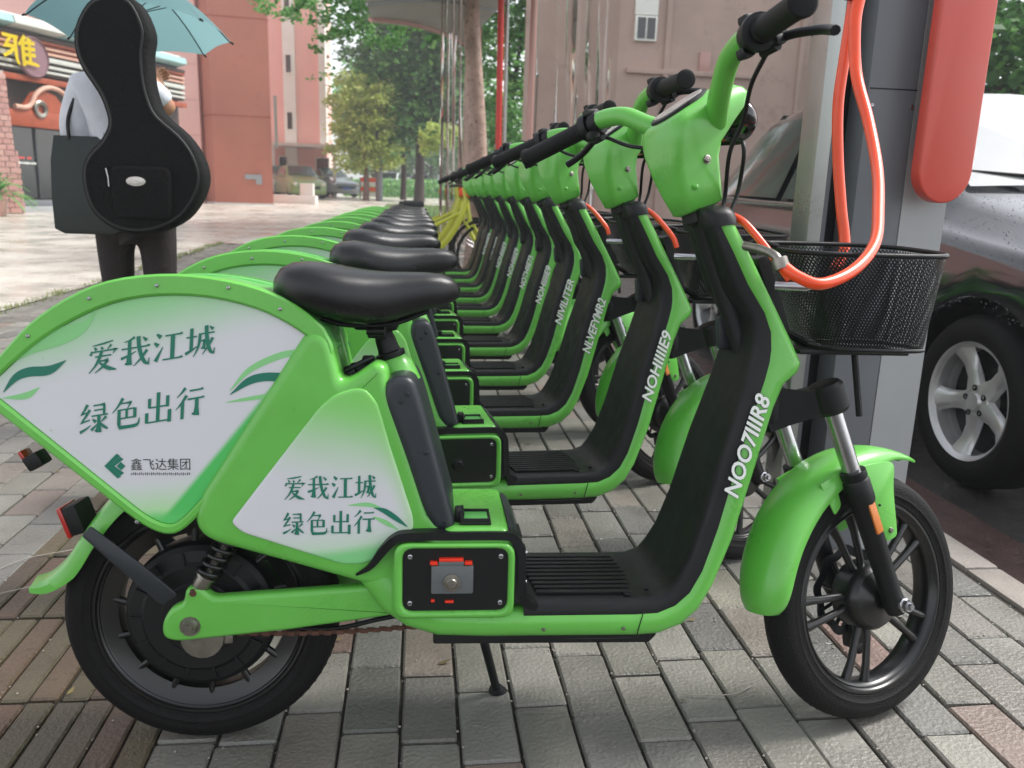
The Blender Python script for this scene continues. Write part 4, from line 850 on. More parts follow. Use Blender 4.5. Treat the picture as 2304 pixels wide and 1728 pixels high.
# ================= cars =================
def make_car(label,paint,near=False,L_=4.5,Wd=1.75,H=1.45,group=None):
    t=thing('parked_car',label,'car',group=group); hw=Wd/2
    # local: x forward, origin on the ground under the middle
    st=[# x, sill z, belt z (side top), roof z, half width sill, hw belt, hw roof
     (2.25,.30,.52,.54,.62,.66,.55),(2.20,.20,.62,.66,.74,.76,.60),(2.02,.17,.70,.76,.82,.83,.62),(1.7,.17,.76,.84,hw-.02,hw-.02,.64),(1.35,.17,.80,.90,hw,hw-.01,.66),(1.02,.17,.84,.955,hw,hw-.01,.68),
     (.90,.17,.86,.985,hw,hw-.01,.69),(.55,.17,.88,1.20,hw,hw-.01,.64),(.18,.17,.90,1.38,hw,hw-.01,.60),(-.2,.17,.91,1.44,hw,hw-.01,.585),(-.7,.17,.92,1.45,hw,hw-.01,.585),(-1.15,.17,.93,1.40,hw,hw-.01,.58),(-1.55,.18,.94,1.20,hw,hw-.02,.60),(-1.85,.20,.95,1.02,hw-.01,hw-.03,.62),(-2.1,.24,.90,.97,hw-.05,hw-.06,.60),(-2.22,.34,.80,.84,.72,.74,.55)]
    rings=[]
    k_=H/1.45
    for x,s,bl,rf,a,c,d in st:
        half=[(0,s),(a*.8,s),(a,s+.06),(a+.012,s+(bl-s)*.55),(c,bl-.03),(c-.02,bl),(c-.05,bl+.012)]
        if rf-bl>.13: half+=[(c-.06-(c-.06-d)*.5,bl+(rf-bl)*.5),(d+.03,rf-.05),(d-.03,rf-.008),(d*.5,rf+.012),(0,rf+.016)]
        else: half+=[(c-.10,bl+.3*(rf-bl)),(d+.04,bl+.7*(rf-bl)),(d-.03,rf-.004),(d*.5,rf+.008),(0,rf+.01)]
        ring_=[V((x,-y,z*k_)) for y,z in half]+[V((x,y,z*k_)) for y,z in reversed(half[1:-1])]
        rings.append(ring_)
    b=B(); loft(b,rings); body=obj('body',b,paint,t,30)
    wx=(1.40,-1.32)
    if near:
        cut=B()
        for x in wx:
            for s in (-1,1): lathe(cut,[(0,-.16),(.375,-.16),(.375,.16),(0,.16)],Matrix.Translation((x,s*(hw-.02),.315))@YM,40)
        co_=obj('cut',cut,paint,None,0); md=body.modifiers.new('c','BOOLEAN'); md.object=co_; md.operation='DIFFERENCE'; md.solver='EXACT'
        sb=body.modifiers.new('s','BEVEL'); sb.width=.004; sb.segments=2; sb.limit_method='ANGLE'; sb.angle_limit=R(40)
        dg=bpy.context.evaluated_depsgraph_get(); dg.update(); me=bpy.data.meshes.new_from_object(body.evaluated_get(dg)); body.modifiers.clear(); body.data=me; me.set_sharp_from_angle(angle=R(35)); bpy.data.objects.remove(co_)
    def glass(nm,pts,m='tree_reflect_glass',off=0):
        b=B(); f=b.faces.new([b.verts.new(p) for p in pts]); bmesh.ops.solidify(b,geom=[f],thickness=.008) ; return obj(nm,b,m,t,20)
    # windscreen, rear glass and side glass just proud of the shell
    Z=lambda v:v*k_
    glass('windscreen',[V((.905,-.63,Z(1.002))),V((.915,0,Z(1.030))),V((.905,.63,Z(1.002))),V((.20,.54,Z(1.408))),V((.19,0,Z(1.425))),V((.20,-.54,Z(1.408)))],'sky_reflect_screen' if near else 'tree_reflect_glass')  # near windscreen is pale metal, its colour imitating the reflected white sky
    glass('rear_window',[V((-1.18,-.52,Z(1.422))),V((-1.18,.52,Z(1.422))),V((-1.80,.58,Z(1.055))),V((-1.80,-.58,Z(1.055)))])
    for s in (-1,1):
        def sp(x,u): # on side glass plane u 0..1 from belt to roof
            i=max(j for j in range(len(st)-1) if st[j][0]>=x); a,c=st[i],st[i+1]; q=(a[0]-x)/(a[0]-c[0]); bl=a[2]+(c[2]-a[2])*q; rf=a[3]+(c[3]-a[3])*q; cc=a[5]+(c[5]-a[5])*q; d=a[6]+(c[6]-a[6])*q
            return V((x,s*(cc-.048+(d+.032-(cc-.048))*u),Z(bl+.018+(rf-.05-bl-.018)*u)))
        for nm,xs_ in (('front_side_window',(.62,.50,.30,.12,-.22,-.40)),('rear_side_window',(-.48,-.8,-1.05,-1.2,-1.32))):
            n=len(xs_); b=B(); rows=[]
            for x in xs_:
                rows.append([b.verts.new(sp(x,u)+V((0,s*.012,0))) for u in (0.02,.35,.68,.93)])
            for p,q in zip(rows,rows[1:]):
                for k in range(3): b.faces.new((p[k],p[k+1],q[k+1],q[k]))
            obj(nm,b,'tree_reflect_glass',t,60)
        b=B(); tube(b,[sp(x,-.03)+V((0,s*.016,0)) for x in (.80,.5,.1,-.3,-.7,-1.1,-1.4)],.009,6); obj('window_trim',b,'chrome',t,60)
        b=B(); box(b,(.68,s*(hw+.07),Z(.98)),(.12,.16,.11),.035); box(b,(.70,s*(hw-.03),Z(.95)),(.05,.08,.03),.008); obj('door_mirror',b,paint,t,40)
        b=B(); box(b,(2.11,s*.60,Z(.62)),(.22,.26,.13),.04,rot=(0,0,-s*.35)); obj('headlight',b,'dash',t,40)
        for x in wx:
            T=Matrix.Translation((x,s*(hw-.10),.315))@Matrix.Scale(-s,4,(0,1,0))@YM
            b=B(); lathe(b,[(.205,-.08),(.225,-.098),(.255,-.104),(.290,-.095),(.308,-.072),(.315,-.04),(.315,.05),(.30,.09),(.22,.09),(.20,-.06)],T,64 if near else 24,closed=True)
            w=obj('wheel',b,'rubber',t,40)
            b=B(); lathe(b,[(.206,-.088),(.214,-.094),(.218,-.086),(.205,-.06),(.185,.03),(.19,.06),(.2,.0),(.196,-.075)],T,64 if near else 24,closed=True)
            lathe(b,[(0,-.066),(.030,-.068),(.034,-.062),(.036,-.058),(.062,-.056),(.072,-.04),(.072,.0),(0,.0)],T,30)
            nS=5
            for k in range(nS):
                m=T@Matrix.Rotation(R(90+72*k+8),4,'Z'); rr_=[]
                for r_,w_,h in ((.045,.048,-.058),(.10,.034,-.050),(.15,.034,-.056),(.185,.044,-.072),(.207,.060,-.080)):
                    rr_.append([m@V((r_,y,z)) for y,z in ((-w_,h+.020),(-w_*.8,h+.004),(-w_*.4,h-.002),(w_*.4,h-.002),(w_*.8,h+.004),(w_,h+.020),(w_*.6,h+.035),(-w_*.6,h+.035))])
                loft(b,rr_)
            al=obj('alloy_rim',b,'alloy',w,40)
            b=B(); lathe(b,[(0,.0),(.198,.0),(.198,.012),(0,.012)],T,30); lathe(b,[(0,-.012),(.13,-.012),(.13,.0)],T,30); obj('brake',b,'black',w,30)
            if near:
                for k in range(5):
                    b=B(); m=T@Matrix.Rotation(R(72*k+8+36),4,'Z')@Matrix.Translation((.050,0,-.057)); lathe(b,[(.011,0),(.011,-.004),(.0075,-.006),(.0075,-.002),(0,-.002)],m,12); obj('wheel_nut',b,'black',al,30)
    for x in wx:
        for s in (-1,1):
            if near: b=B(); lathe(b,[(.373,.010),(.373,-.30),(0,-.30)],Matrix.Translation((x,s*(hw-.02),.315))@Matrix.Scale(s,4,(0,1,0))@YM,30,a0=math.pi*.97,a1=math.pi*2.03); obj('arch_liner',b,'black',t,40)
    b=B(); box(b,(0,0,.30),(3.9,1.35,.22),.02); obj('underbody',b,'black',t)
    b=B(); box(b,(2.235,0,Z(.48)),(.05,1.0,.14),.02); obj('grille',b,'black',t)
    b=B(); box(b,(2.268,0,Z(.44)),(.012,.44,.13),.003); obj('number_plate',b,'blue_print',t)
    if near:
        b=B(); tube(b,[V((.95,.10,Z(1.025))),V((.90,-.20,Z(1.040))),V((.80,-.58,Z(1.06)))],.008,6); obj('wiper',b,'black',t,60); b=B(); tube(b,[V((.95,.55,Z(1.012))),V((.92,.2,Z(1.040))),V((.84,-.05,Z(1.075)))],.008,6); obj('wiper',b,'black',t,60)
        dr=B(); rd=random.Random(5)
        cand=[f for f in body.data.polygons if f.normal.z>.25 or (f.normal.y<-.5)]
        for f in body.data.polygons:
            c=f.center
            if f.area<1e-5 or c.y>0.9 : continue
            if f.normal.z>.15 or f.normal.y<-.4:
                if c.x<.1: continue
                vs=[body.data.vertices[i].co for i in f.vertices]; n_=int(f.area*1300)
                for _ in range(min(n_,500)):
                    a,c_,d=vs[0],vs[rd.randrange(1,len(vs)-1)],None; i=rd.randrange(1,len(vs)-1); c_,d=vs[i],vs[i+1]; u,v=rd.random(),rd.random()
                    if u+v>1: u,v=1-u,1-v
                    p=a+(c_-a)*u+(d-a)*v; s=rd.uniform(.0014,.0036)
                    if p.z<.62: continue
                    m=Matrix.Translation(p)@f.normal.to_track_quat('Z','Y').to_matrix().to_4x4()
                    top=dr.verts.new(m@V((0,0,s*.55))); rg_=[dr.verts.new(m@V((s*math.cos(q*1.2566),s*math.sin(q*1.2566),0))) for q in range(5)]; md_=[dr.verts.new(m@V((s*.75*math.cos(q*1.2566),s*.75*math.sin(q*1.2566),s*.42))) for q in range(5)]
                    for q in range(5): dr.faces.new((rg_[q],rg_[(q+1)%5],md_[(q+1)%5],md_[q])); dr.faces.new((md_[q],md_[(q+1)%5],top))
        o=obj('raindrops',dr,'glassdrop',t,80); o['kind']='stuff'
    return t
mat('glassdrop','30343A',.03,coat=1)
c0=make_car('black car with silver alloy wheel parked beyond the kerb, wet with rain','carblack',near=True,H=1.56)
c0.location=(2.83,4.06,-.065); c0.rotation_euler=(0,0,R(-90))
bc=make_car('white car far off, half hidden behind the brown-red building corner','carwhite',H=1.5); bc.location=(-7.0,44,gz(44)); bc.rotation_euler=(0,0,R(-72))
def dupcar(src,loc,rz,label,paint):
    c=copy_tree(src); c['label']=label; c.location=loc; c.rotation_euler=(0,0,rz)
    for ch in c.children:
        if ch.name.split('.')[0] in('body','door_mirror'):
            ch.data=ch.data.copy(); ch.data.materials[0]=M[paint]
    return c
dupcar(bc,(-5.55,41,gz(41)),R(-70),'pale green and white car parked in front of the silver car, far left of centre','cargreen')
dupcar(bc,(-4.6,46,gz(46)),R(-62),'silver car far off, parked in front of the pink wing','carsilver')
dupcar(bc,(-1.9,62,gz(62)),R(-100),'small distant white car, leftmost of those behind the tree trunks','carwhite')
dupcar(bc,(.3,66,gz(66)),R(-95),'small distant silver car between the two dark tree trunks','carsilver')
dupcar(bc,(2.2,64,gz(64)),R(-85),'small distant white car right of the dark tree trunks','carwhite')
# ================= buildings =================
TR=Matrix.Rotation(R(68),4,'Z'); rs=thing('restaurant','restaurant front with yellow character sign, timber beams and dark glass door','building',(-9.3,20,gz(20)),(0,0,R(68)))
z0=-gz(20)
def RB(nm,c,s,m,bev=.01,par=None,rot=None):
    b=B(); box(b,c,s,bev,rot=rot); return obj(nm,b,m,par or rs)
RB('wall',(2.5,1.2,2.2),(9,1.6,4.4),'darkwood',0)
for i,(z,h,m,d) in enumerate([(3.02,.13,'timber',.10),(3.17,.05,'darkwood',.02),(3.235,.06,'stripe_grey',.06),(3.30,.03,'darkwood',.03),(3.36,.07,'stripe_grey',.06),(3.44,.03,'darkwood',.03),(3.52,.11,'stripe_grey',.07),(3.60,.03,'darkwood',.03),(3.655,.06,'timber_pale',.06),(3.715,.035,'timber',.03),(3.77,.06,'timber_pale',.07),(3.83,.035,'timber',.03),(3.89,.07,'timber',.08),(3.97,.09,'darkwood',.10)]): RB('fascia_board',(2.5,.30-d,z),(9,.2,h-.004),m,.006)
for k in range(6): RB('roof_panel',(-1.4+1.5*k,.25,4.14),(1.47,.7,.18),'teal_roof' if k%2 else 'stripe_grey',.01,rot=(R(-14),0,0))
RB('roof_ridge',(2.5,.5,4.33),(9,.5,.14),'cream',.01)
RB('door_glass',(1.62,.33,1.12),(2.2,.04,1.62),'shadowglass',.0); 
for x in (.56,1.50,2.6): RB('door_frame',(x,.30,1.12),(.05,.06,1.64),'grey_plastic',.004)
RB('step',(1.7,.05,.07),(2.6,.5,.14),'post_light',.01); RB('step',(1.7,.17,.21),(2.6,.3,.13),'post',.01)
RB('lintel',(1.55,.15,2.12),(2.3,.22,.36),'timber',.01)
b=B(); pts=cat([(.75,.02,2.36),(1.05,.02,2.36),(1.22,.02,2.46),(1.35,.02,2.66),(1.58,.02,2.82),(1.85,.02,2.88),(2.15,.02,2.82),(2.4,.02,2.62),(2.55,.02,2.42),(2.9,.02,2.36)],6); tube(b,pts,.055,8); obj('arch_moulding',b,'timber_pale',rs,60)
b=B(); slab(b,[(.9,2.3),(1.1,2.5),(1.3,2.72),(1.65,2.80),(2.0,2.72),(2.3,2.4),(2.3,2.3)],.06,.12); obj('arch_panel',b,'timber',rs)
b=B(); lathe(b,[(.10,-.02),(.17,-.04),(.20,-.02),(.20,.02),(.1,.02)],Matrix.Translation((1.48,.02,2.36))@YM,24,closed=True); obj('ring_ornament',b,'steel',rs)
b=B(); lathe(b,[(0,-.02),(.40,-.02),(.42,-.05),(.45,-.02),(.45,.03),(0,.03)],Matrix.Translation((1.42,.05,3.50))@YM,40); obj('round_sign_board',b,'mauve',rs,30)
b=B()
for st_ in GL['雅']: 
    q=[(.50+p[0]*.0100,3.26+p[1]*.0066,p[2]*.0078) for p in cat2([tuple(s_) for s_ in st_])] if len(st_)>2 else [(.50+p[0]*.0100,3.26+p[1]*.0066,p[2]*.0078) for p in st_]
    bb_=bmesh.new(); ribbon(bb_,q,lambda x,z:V((x,-.03,z))); bmesh.ops.solidify(bb_,geom=bb_.faces[:],thickness=.05); join(b,bb_)
obj('sign_character',b,'sign_yellow',rs,0)
for k,(x,m,h) in enumerate([(.62+.075*k,'white_print',.05) for k in range(12)]): RB('door_sticker',(x,.30,1.12),(.05,.01,h*(.6+.4*((k*7)%3)/2)),m,0)
for x in (.98,1.05,1.12,1.25,1.32): RB('door_sticker',(x,.30,1.24),(.05,.01,.05),'redsign',0)
# brick pillar
pb_=thing('brick_pillar','pink brick pillar at the far left edge beside the restaurant door','pillar',(-8.98,19.75,gz(20)),(0,0,R(40)))
b=B(); loft(b,[[V((x*w,y*w,z)) for x,y in ((-.21,-.21),(.21,-.21),(.21,.21),(-.21,.21))] for z,w in ((0,1.12),(1.3,1.02),(1.31,.78),(3.0,.66))]); obj('core',b,'mortar',pb_)
b0=B(); box(b0,(0,0,0),(.195,.045,.105),.006,seg=1); br0=obj('brick',b0,'pillarbrick',pb_,0); used=False
for side in range(4):
    a=side*math.pi/2
    for j in range(24):
        z=.07+.122*j; w=(1.12-.1*z/1.3) if z<1.3 else (.78-.12*(z-1.3)/1.7); half=.21*w
        nb=2
        for i in range(nb):
            x=(-half+half*(i+.5)*2/nb+(.05 if j%2 else -.03)*w)
            o=br0 if not used else br0.copy()
            if used: COL.objects.link(o)
            used=True; o.matrix_basis=Matrix.Rotation(a,4,'Z')@Matrix.Translation((x,-half-.006+rnd.gauss(0,.004),z))@Matrix.Diagonal((w*.98,1,1,1))
# planter with palm-like plant
pp=thing('potted_plant','green leafy plant in front of the pink brick pillar','plant',(-8.75,18.6,gz(19)))
b=B(); lathe(b,[(0,0),(.22,0),(.3,.35),(.28,.35),(.26,.30),(0,.30)],None,18); obj('pot',b,'pinkpole',pp)
b=B()
for k in range(46):
    a=rg.uniform(0,6.28); l=rg.uniform(.5,1.0); h=rg.uniform(.5,1.15); prev=None
    for q in range(7):
        t=q/6; p=V((math.cos(a)*l*t,math.sin(a)*l*t,.35+h*t-.9*t*t*l)); s=V((-math.sin(a),math.cos(a),0))*.045*(1-abs(t-.4))*.9; cur=(b.verts.new(p-s),b.verts.new(p+s))
        if prev: b.faces.new((prev[0],prev[1],cur[1],cur[0]))
        prev=cur
o=obj('leaves',b,'leaf_mid',pp,60)
def BX(nm,x0,x1,y0,y1,z0_,z1,m,par=None,bev=0):
    b=B(); box(b,((x0+x1)/2,(y0+y1)/2,(z0_+z1)/2),(x1-x0,y1-y0,z1-z0_),bev); return obj(nm,b,m,par)
pk=thing('pink_building','tall plain pink rendered building behind the restaurant','building')
BX('wall',-30,-7.35,30.4,40,0,14,'pinkwall',pk); 
for k in range(12): BX('render_seam',-30,-7.35,30.385,30.41,1.4+1.15*k,1.412+1.15*k,'timber_pale',pk)
for k in range(5): BX('roof_vent' if 0 else 'pilaster',-11.2-3.1*k,-11.0-3.1*k,30.34,30.45,0,14,'pinkwall',pk)
bt_=thing('brown_tower','brown-red clad building corner behind the person with the umbrella','building')
b=B(); fp_=[(-7.75,31.4),(-6.80,29.7),(-4.93,30.0),(-6.1,36),(-7.75,36)]; loft(b,[[V((x,y,z)) for x,y in fp_] for z in (.25,14)]); obj('wall',b,'brownwall',bt_,10)
b=B(); fp_=[(-7.80,31.4),(-6.83,29.64),(-4.88,29.95),(-6.05,36),(-7.8,36)]; loft(b,[[V((x,y,z)) for x,y in fp_] for z in (0,.34)]); obj('plinth',b,'paleblock',bt_,10)
for z in (3.2,6.3,9.4):
    b=B(); tube(b,[V((x,y,z)) for x,y in ((-7.76,31.4),(-6.81,29.69),(-4.92,29.99),(-6.08,36))],.012,4); obj('cladding_seam',b,'timber',bt_,0)
b=B(); box(b,(-5.55,29.86,1.22),(.55,.01,.16),0,rot=(0,0,R(9))); box(b,(-5.37,29.88,1.08),(.2,.01,.2),0,rot=(0,0,R(9))); obj('grey_patch',b,'post_light',bt_,0)
BX('drain_pipe',-4.80,-4.72,29.9,30.0,2.2,3.9,'steel',bt_)
wg=thing('pink_wing','distant pink building wing with white vertical stair strip','building')
BX('wall',-14,-4.72,46,49,0,15,'pinkwall',wg); BX('stair_strip',-6.85,-6.25,45.8,46.2,0,15,'cream',wg); BX('corner_strip',-5.05,-4.7,45.8,46.3,3.2,15,'cream',wg)
for z in (3.8,6.6,9.4): 
    w=BX('window',-6.72,-6.38,45.72,45.9,z,z+.95,'cream',wg); BX('pane',-6.67,-6.43,45.70,45.8,z+.06,z+.89,'shadowglass',w)
for x in (-7.2,-5.3,-5.0): 
    w=BX('window',x,x+.42,45.8,46.1,.9,2.5,'cream',wg); BX('pane',x+.05,x+.37,45.78,45.9,.95,2.45,'shadowglass',w)
BX('porch_roof',-9,-4.1,44.2,46.2,2.95,3.10,'paleblock',wg)
for x in (-7.3,-4.25): BX('porch_post',x,x+.14,44.3,44.44,0,2.95,'paleblock',wg)
tw=thing('taupe_building','large plain brown-grey building wall behind the handlebars','building')
b=B(); fp_=[(1.72,14),(9.5,14),(11,22),(2.85,22)]; loft(b,[[V((x,y,z)) for x,y in fp_] for z in (0,8)]); obj('wall',b,'taupe',tw,10)
w=BX('window',3.50,3.86,13.93,14.05,3.42,3.80,'cream',tw,.004); BX('pane',3.535,3.665,13.92,13.98,3.45,3.77,'shadowglass',w); BX('pane',3.695,3.825,13.92,13.98,3.45,3.77,'shadowglass',w)
BX('panel_above_window',3.49,3.87,13.96,14.05,3.82,4.6,'cream',tw,.003)
w=BX('window',4.62,4.80,13.95,14.05,3.0,3.3,'pinkpole',tw,.004)
BX('ledge',3.4,5.6,13.93,14.03,2.92,3.0,'taupe',tw,.005)
for k in range(4): BX('pilaster',1.72+2.3*k,1.80+2.3*k,13.94,14.02,0,8,'taupe',tw,.004)
# ================= shelter behind the row =================
sh=thing('shelter','pale curved shelter canopy above the far end of the row','shelter')
def patch(A,Bp,C,D,n=10,sag=.12):
    b=B(); top=[];bot=[]
    for i in range(n+1):
        u=i/n; r_=[];r2_=[]
        for j in range(n+1):
            v=j/n; p=V(A)*(1-u)*(1-v)+V(Bp)*u*(1-v)+V(D)*u*v+V(C)*(1-u)*v; p.z+=sag*math.sin(math.pi*u)*.6+.1*math.sin(math.pi*v); r_.append(b.verts.new(p)); r2_.append(b.verts.new(p+V((0,0,.05))))
        top.append(r2_);bot.append(r_)
    for i in range(n):
        for j in range(n): b.faces.new((bot[i][j],bot[i+1][j],bot[i+1][j+1],bot[i][j+1])); b.faces.new((top[i][j],top[i][j+1],top[i+1][j+1],top[i+1][j]))
    for i in range(n):
        for e in (0,n): b.faces.new((bot[i][e],bot[i+1][e],top[i+1][e],top[i][e])); b.faces.new((bot[e][i],bot[e][i+1],top[e][i+1],top[e][i]))
    return b
cA,cB,cC,cD=(-.465,9,2.60),(.66,12,2.90),(-.47,7,2.36),(1.6,8.5,3.3)
obj('canopy',patch(cA,cB,cC,cD),'awning',sh,60)
for v in (.0,.33,.66): 
    b=B(); tube(b,[V(cA).lerp(V(cC),v)+ (V(cB).lerp(V(cD),v)-V(cA).lerp(V(cC),v))*t+V((0,0,.12*.6*math.sin(math.pi*t)+.1*math.sin(math.pi*v)-.01)) for t in [k/12 for k in range(13)]],.016 if v else .03,6); obj('canopy_rib' if v else 'canopy_edge',b,'post_light' if v else 'pinkpole',sh,60)
b=B(); tube(b,[(.915,9.5,0),(.89,9.5,3.4)],.034,12); obj('pole',b,'redpole',sh,60)
b=B(); tube(b,[(.985,9.55,0),(.965,9.55,3.4)],.022,10); obj('pole',b,'alu',sh,60)
b=B(); tube(b,[(1.23,9.4,0),(1.24,9.4,3.4)],.035,12); obj('pole',b,'pinkpole',sh,60)
def curtain(x0,x1,y,lab,amp=.05,seed=0):
    b=B(); r_=random.Random(seed); ph=[r_.uniform(0,6) for _ in range(5)]; rows=[]
    for j in range(14):
        z=.3+3.0*j/13; rows.append([b.verts.new((x0+(x1-x0)*i/26,y+amp*math.sin(i*.9+ph[0]+.5*math.sin(z*1.3))+amp*.6*math.sin(i*1.9+ph[1]+z*.5)+.02*math.sin(z*2+i*.4),z)) for i in range(27)])
    for p,q in zip(rows,rows[1:]):
        for i in range(26): b.faces.new((p[i],p[i+1],q[i+1],q[i]))
    o=obj('plastic_curtain',b,'plastic',None,80); tag(o,lab,'curtain','clear plastic curtains of the shelter')
curtain(.25,.52,9.35,'clear wrinkled plastic curtain left of the red pole',.03,1); curtain(1.27,2.15,9.3,'wide clear wrinkled plastic curtain right of the pink pole',.06,2)
# ================= trees =================
def leaves(b,c,r,n,size,seed,clump=.28,flat=.8):
    r_=random.Random(seed); nc=max(6,int(n/38)); cs=[]
    while len(cs)<nc:
        p=V((r_.uniform(-1,1),r_.uniform(-1,1),r_.uniform(-1,1)))
        if p.length<1 and p.length>.35*r_.random(): cs.append(V((c[0]+p.x*r[0],c[1]+p.y*r[1],c[2]+p.z*r[2])))
    rm=min(r)*clump
    for k in range(n):
        q=cs[k%nc]; d=V((r_.gauss(0,1),r_.gauss(0,1),r_.gauss(0,.6)))*rm*.55; p=q+d
        a=V((r_.gauss(0,1),r_.gauss(0,1),r_.gauss(0,.5)-.2)).normalized(); nn=V((r_.gauss(0,.6),r_.gauss(0,.6),1)).normalized(); s=a.cross(nn).normalized(); l=size*r_.uniform(.6,1.3); w=l*.42
        b.faces.new([b.verts.new(v) for v in (p,p+a*l*.5+s*w,p+a*l,p+a*l*.5-s*w)])
def tree(name,label,base,crowns,trunk,bark,leaf,n,size,seed,limbs=5,lean=(0,0)):
    t=thing(name,label,'tree',base); x,y,z=base; h,r0=trunk
    b=B(); top=V((lean[0],lean[1],h)); pts=[V((0,0,-.1)),V((lean[0]*.2+.03,lean[1]*.2,h*.3)),V((lean[0]*.6-.02,lean[1]*.6,h*.65)),top]; P=cat(pts,5); tube(b,P,[r0*(1.25 if i==0 else 1-.55*i/len(P)) for i in range(len(P))],12); tk=obj('trunk',b,bark,t,60)
    rr_=random.Random(seed)
    for k in range(limbs):
        c,r_=crowns[k%len(crowns)]; s=P[int(len(P)*rr_.uniform(.45,.95))]; e=V(c)-V(base)+V((rr_.uniform(-.6,.6)*r_[0],rr_.uniform(-.6,.6)*r_[1],rr_.uniform(-.5,.4)*r_[2])); m=(s+e)/2+V((0,0,.15*(e-s).length)); q=cat([s,m,e],5); b=B(); tube(b,q,[r0*.45*(1-.85*i/len(q)) for i in range(len(q))],7); obj('limb',b,bark,t,60)
    b=B()
    for k,(c,r_) in enumerate(crowns):
        cc=V(c)-V(base); leaves(b,cc,r_,int(n*(r_[0]*r_[1]*r_[2])/sum(q[1][0]*q[1][1]*q[1][2] for q in crowns)),size,seed*17+k)
    obj('crown',b,leaf,t,0); return t
tree('street_tree','dark-trunked leafy tree, right one of the dark pair at the end of the row',(.13,42,gz(42)),[((-.2,42,6.2),(3.1,2.5,3.2)),((1.6,42,8.8),(2.6,2.4,2.6)),((-1.8,42,8.8),(2.4,2,2.2)),((-1.1,41,4.2),(2.2,1.6,1.4)),((1.0,41,3.9),(1.4,1.4,.9))],(6,.26),'darkbark','leaf_dark',15000,.27,2,7)
tree('street_tree','slimmer dark-trunked tree, left one of the dark pair at the end of the row',(-.68,44,gz(44)),[((-1.6,44,5.6),(1.8,1.8,2.0)),((.2,44,5.2),(1.6,1.5,1.3))],(5,.16),'darkbark','leaf_mid',4200,.26,3,4)
tree('bamboo_like_tree','yellow-green feathery tree left of the dark tree trunks',(-2.35,40,gz(40)),[((-3.0,40,4.6),(1.1,1,1.7)),((-2.2,40,3.4),(1.3,1,1.5)),((-3.1,40,2.7),(1.0,.9,1.1)),((-1.5,40,2.7),(1.0,.9,.9)),((-1.6,40,4.6),(1.1,1,1.2))],(3,.16),'bark','leaf_yellow',13000,.16,4,5)
tree('sapling','small round pale-green tree below the dark crown',(1.3,36,gz(36)),[((1.0,36,3.2),(.8,.8,.6)),((.6,36,2.7),(.6,.6,.45))],(2.6,.07),'darkbark','leaf_yellow',1800,.14,5,3)
tree('plane_tree','pale mottled plane tree trunk behind the plastic curtain',(1.05,17,gz(17)),[((1.2,18,6.5),(2.6,2.2,1.6)),((.2,17.6,3.9),(.5,.5,.35))],(5.2,.24),'birch','leaf_mid',3800,.20,6,1,lean=(.1,0))
tree('plane_tree','mottled plane tree trunk beside the red pole with branches over the plaza',(.70,9.9,gz(10)),[((-1.15,11,3.1),(.55,.6,.30)),((-1.05,11,2.74),(.40,.4,.22)),((-.45,11.5,3.2),(.75,.8,.45)),((-1.75,12,3.3),(.45,.5,.3)),((-1.15,11,2.28),(.16,.2,.16)),((.2,11,4.4),(1.2,1.2,.5))],(4.4,.135),'birch','leaf_mid',9500,.062,8,0,lean=(-.12,.1))
tree('street_tree','bright green tree seen between the red and pink poles',(2.6,24,gz(24)),[((2.6,24,4.6),(1.1,1.2,2.2)),((2.5,23,2.4),(1.0,1,1.3)),((2.9,24,6.8),(1.5,1.2,1.5))],(4,.16),'darkbark','leaf_mid',7500,.18,9,4)
tree('street_tree','dense dark green tree at the top right behind the black car',(9.6,12,gz(12)),[((9.4,12,3.2),(2.0,1.8,1.7)),((8.2,11.4,2.7),(1.1,1.1,1.0)),((10.8,12.5,4.2),(2.0,1.8,1.9))],(3,.2),'darkbark','leaf_dark',9000,.17,10,5)
tree('street_tree','broad tree beyond the pink wing, above the far cars',(-3.2,66,gz(66)),[((-3.0,66,6.0),(3.6,3,3.2)),((3.5,68,6),(4,3,3.5)),((0,70,9.5),(6,4,3.5))],(5,.3),'darkbark','leaf_mid',9000,.5,12,4)
b=B(); rh=random.Random(4)
for k in range(5200):
    x=rh.uniform(-4.2,6); y=rh.uniform(49,53); z=gz(y)+rh.uniform(0,1.0)*(1 if x>-2.8 else .9); p=V((x,y,z)); a=V((rh.gauss(0,1),rh.gauss(0,1),rh.gauss(0,1))).normalized()*.16; s=a.orthogonal().normalized()*.10; b.faces.new([b.verts.new(v) for v in (p,p+a*.5+s,p+a,p+a*.5-s)])
o=obj('hedge',b,'leaf_mid',None,0); o['kind']='stuff'
lp=thing('lamp_post','grey lamp post left of the dark tree trunks','post',(-1.72,40,gz(40))); b=B(); tube(b,[(0,0,0),(0,0,5)],.15,10); obj('pole',b,'post',lp,60)
br_=thing('barrier','small orange and white road barrier in the distance before the lamp post','barrier',(-2.35,42,gz(42)),(0,0,.1))
for k,(z,m) in enumerate(((.25,'white_print'),(.5,'orange'),(.75,'white_print'),(.95,'orange'))): BX('rail',-.4,.4,-.03,.03,z-.1,z+.1,m,br_)
for x in (-.42,.36): BX('leg',x,x+.06,-.04,.04,0,1.05,'post',br_)
BX('concrete_block',0,0,0,0,0,0,'paleblock') if 0 else None
cbk=thing('concrete_block','pale concrete block at the corner of the brown-red building','block',(-4.7,33,gz(33))); BX('slab',-.75,.9,-.4,.4,0,.30,'paleblock',cbk,.02); BX('bollard',.3,.8,-.2,.2,.30,.75,'paleblock',cbk,.02)
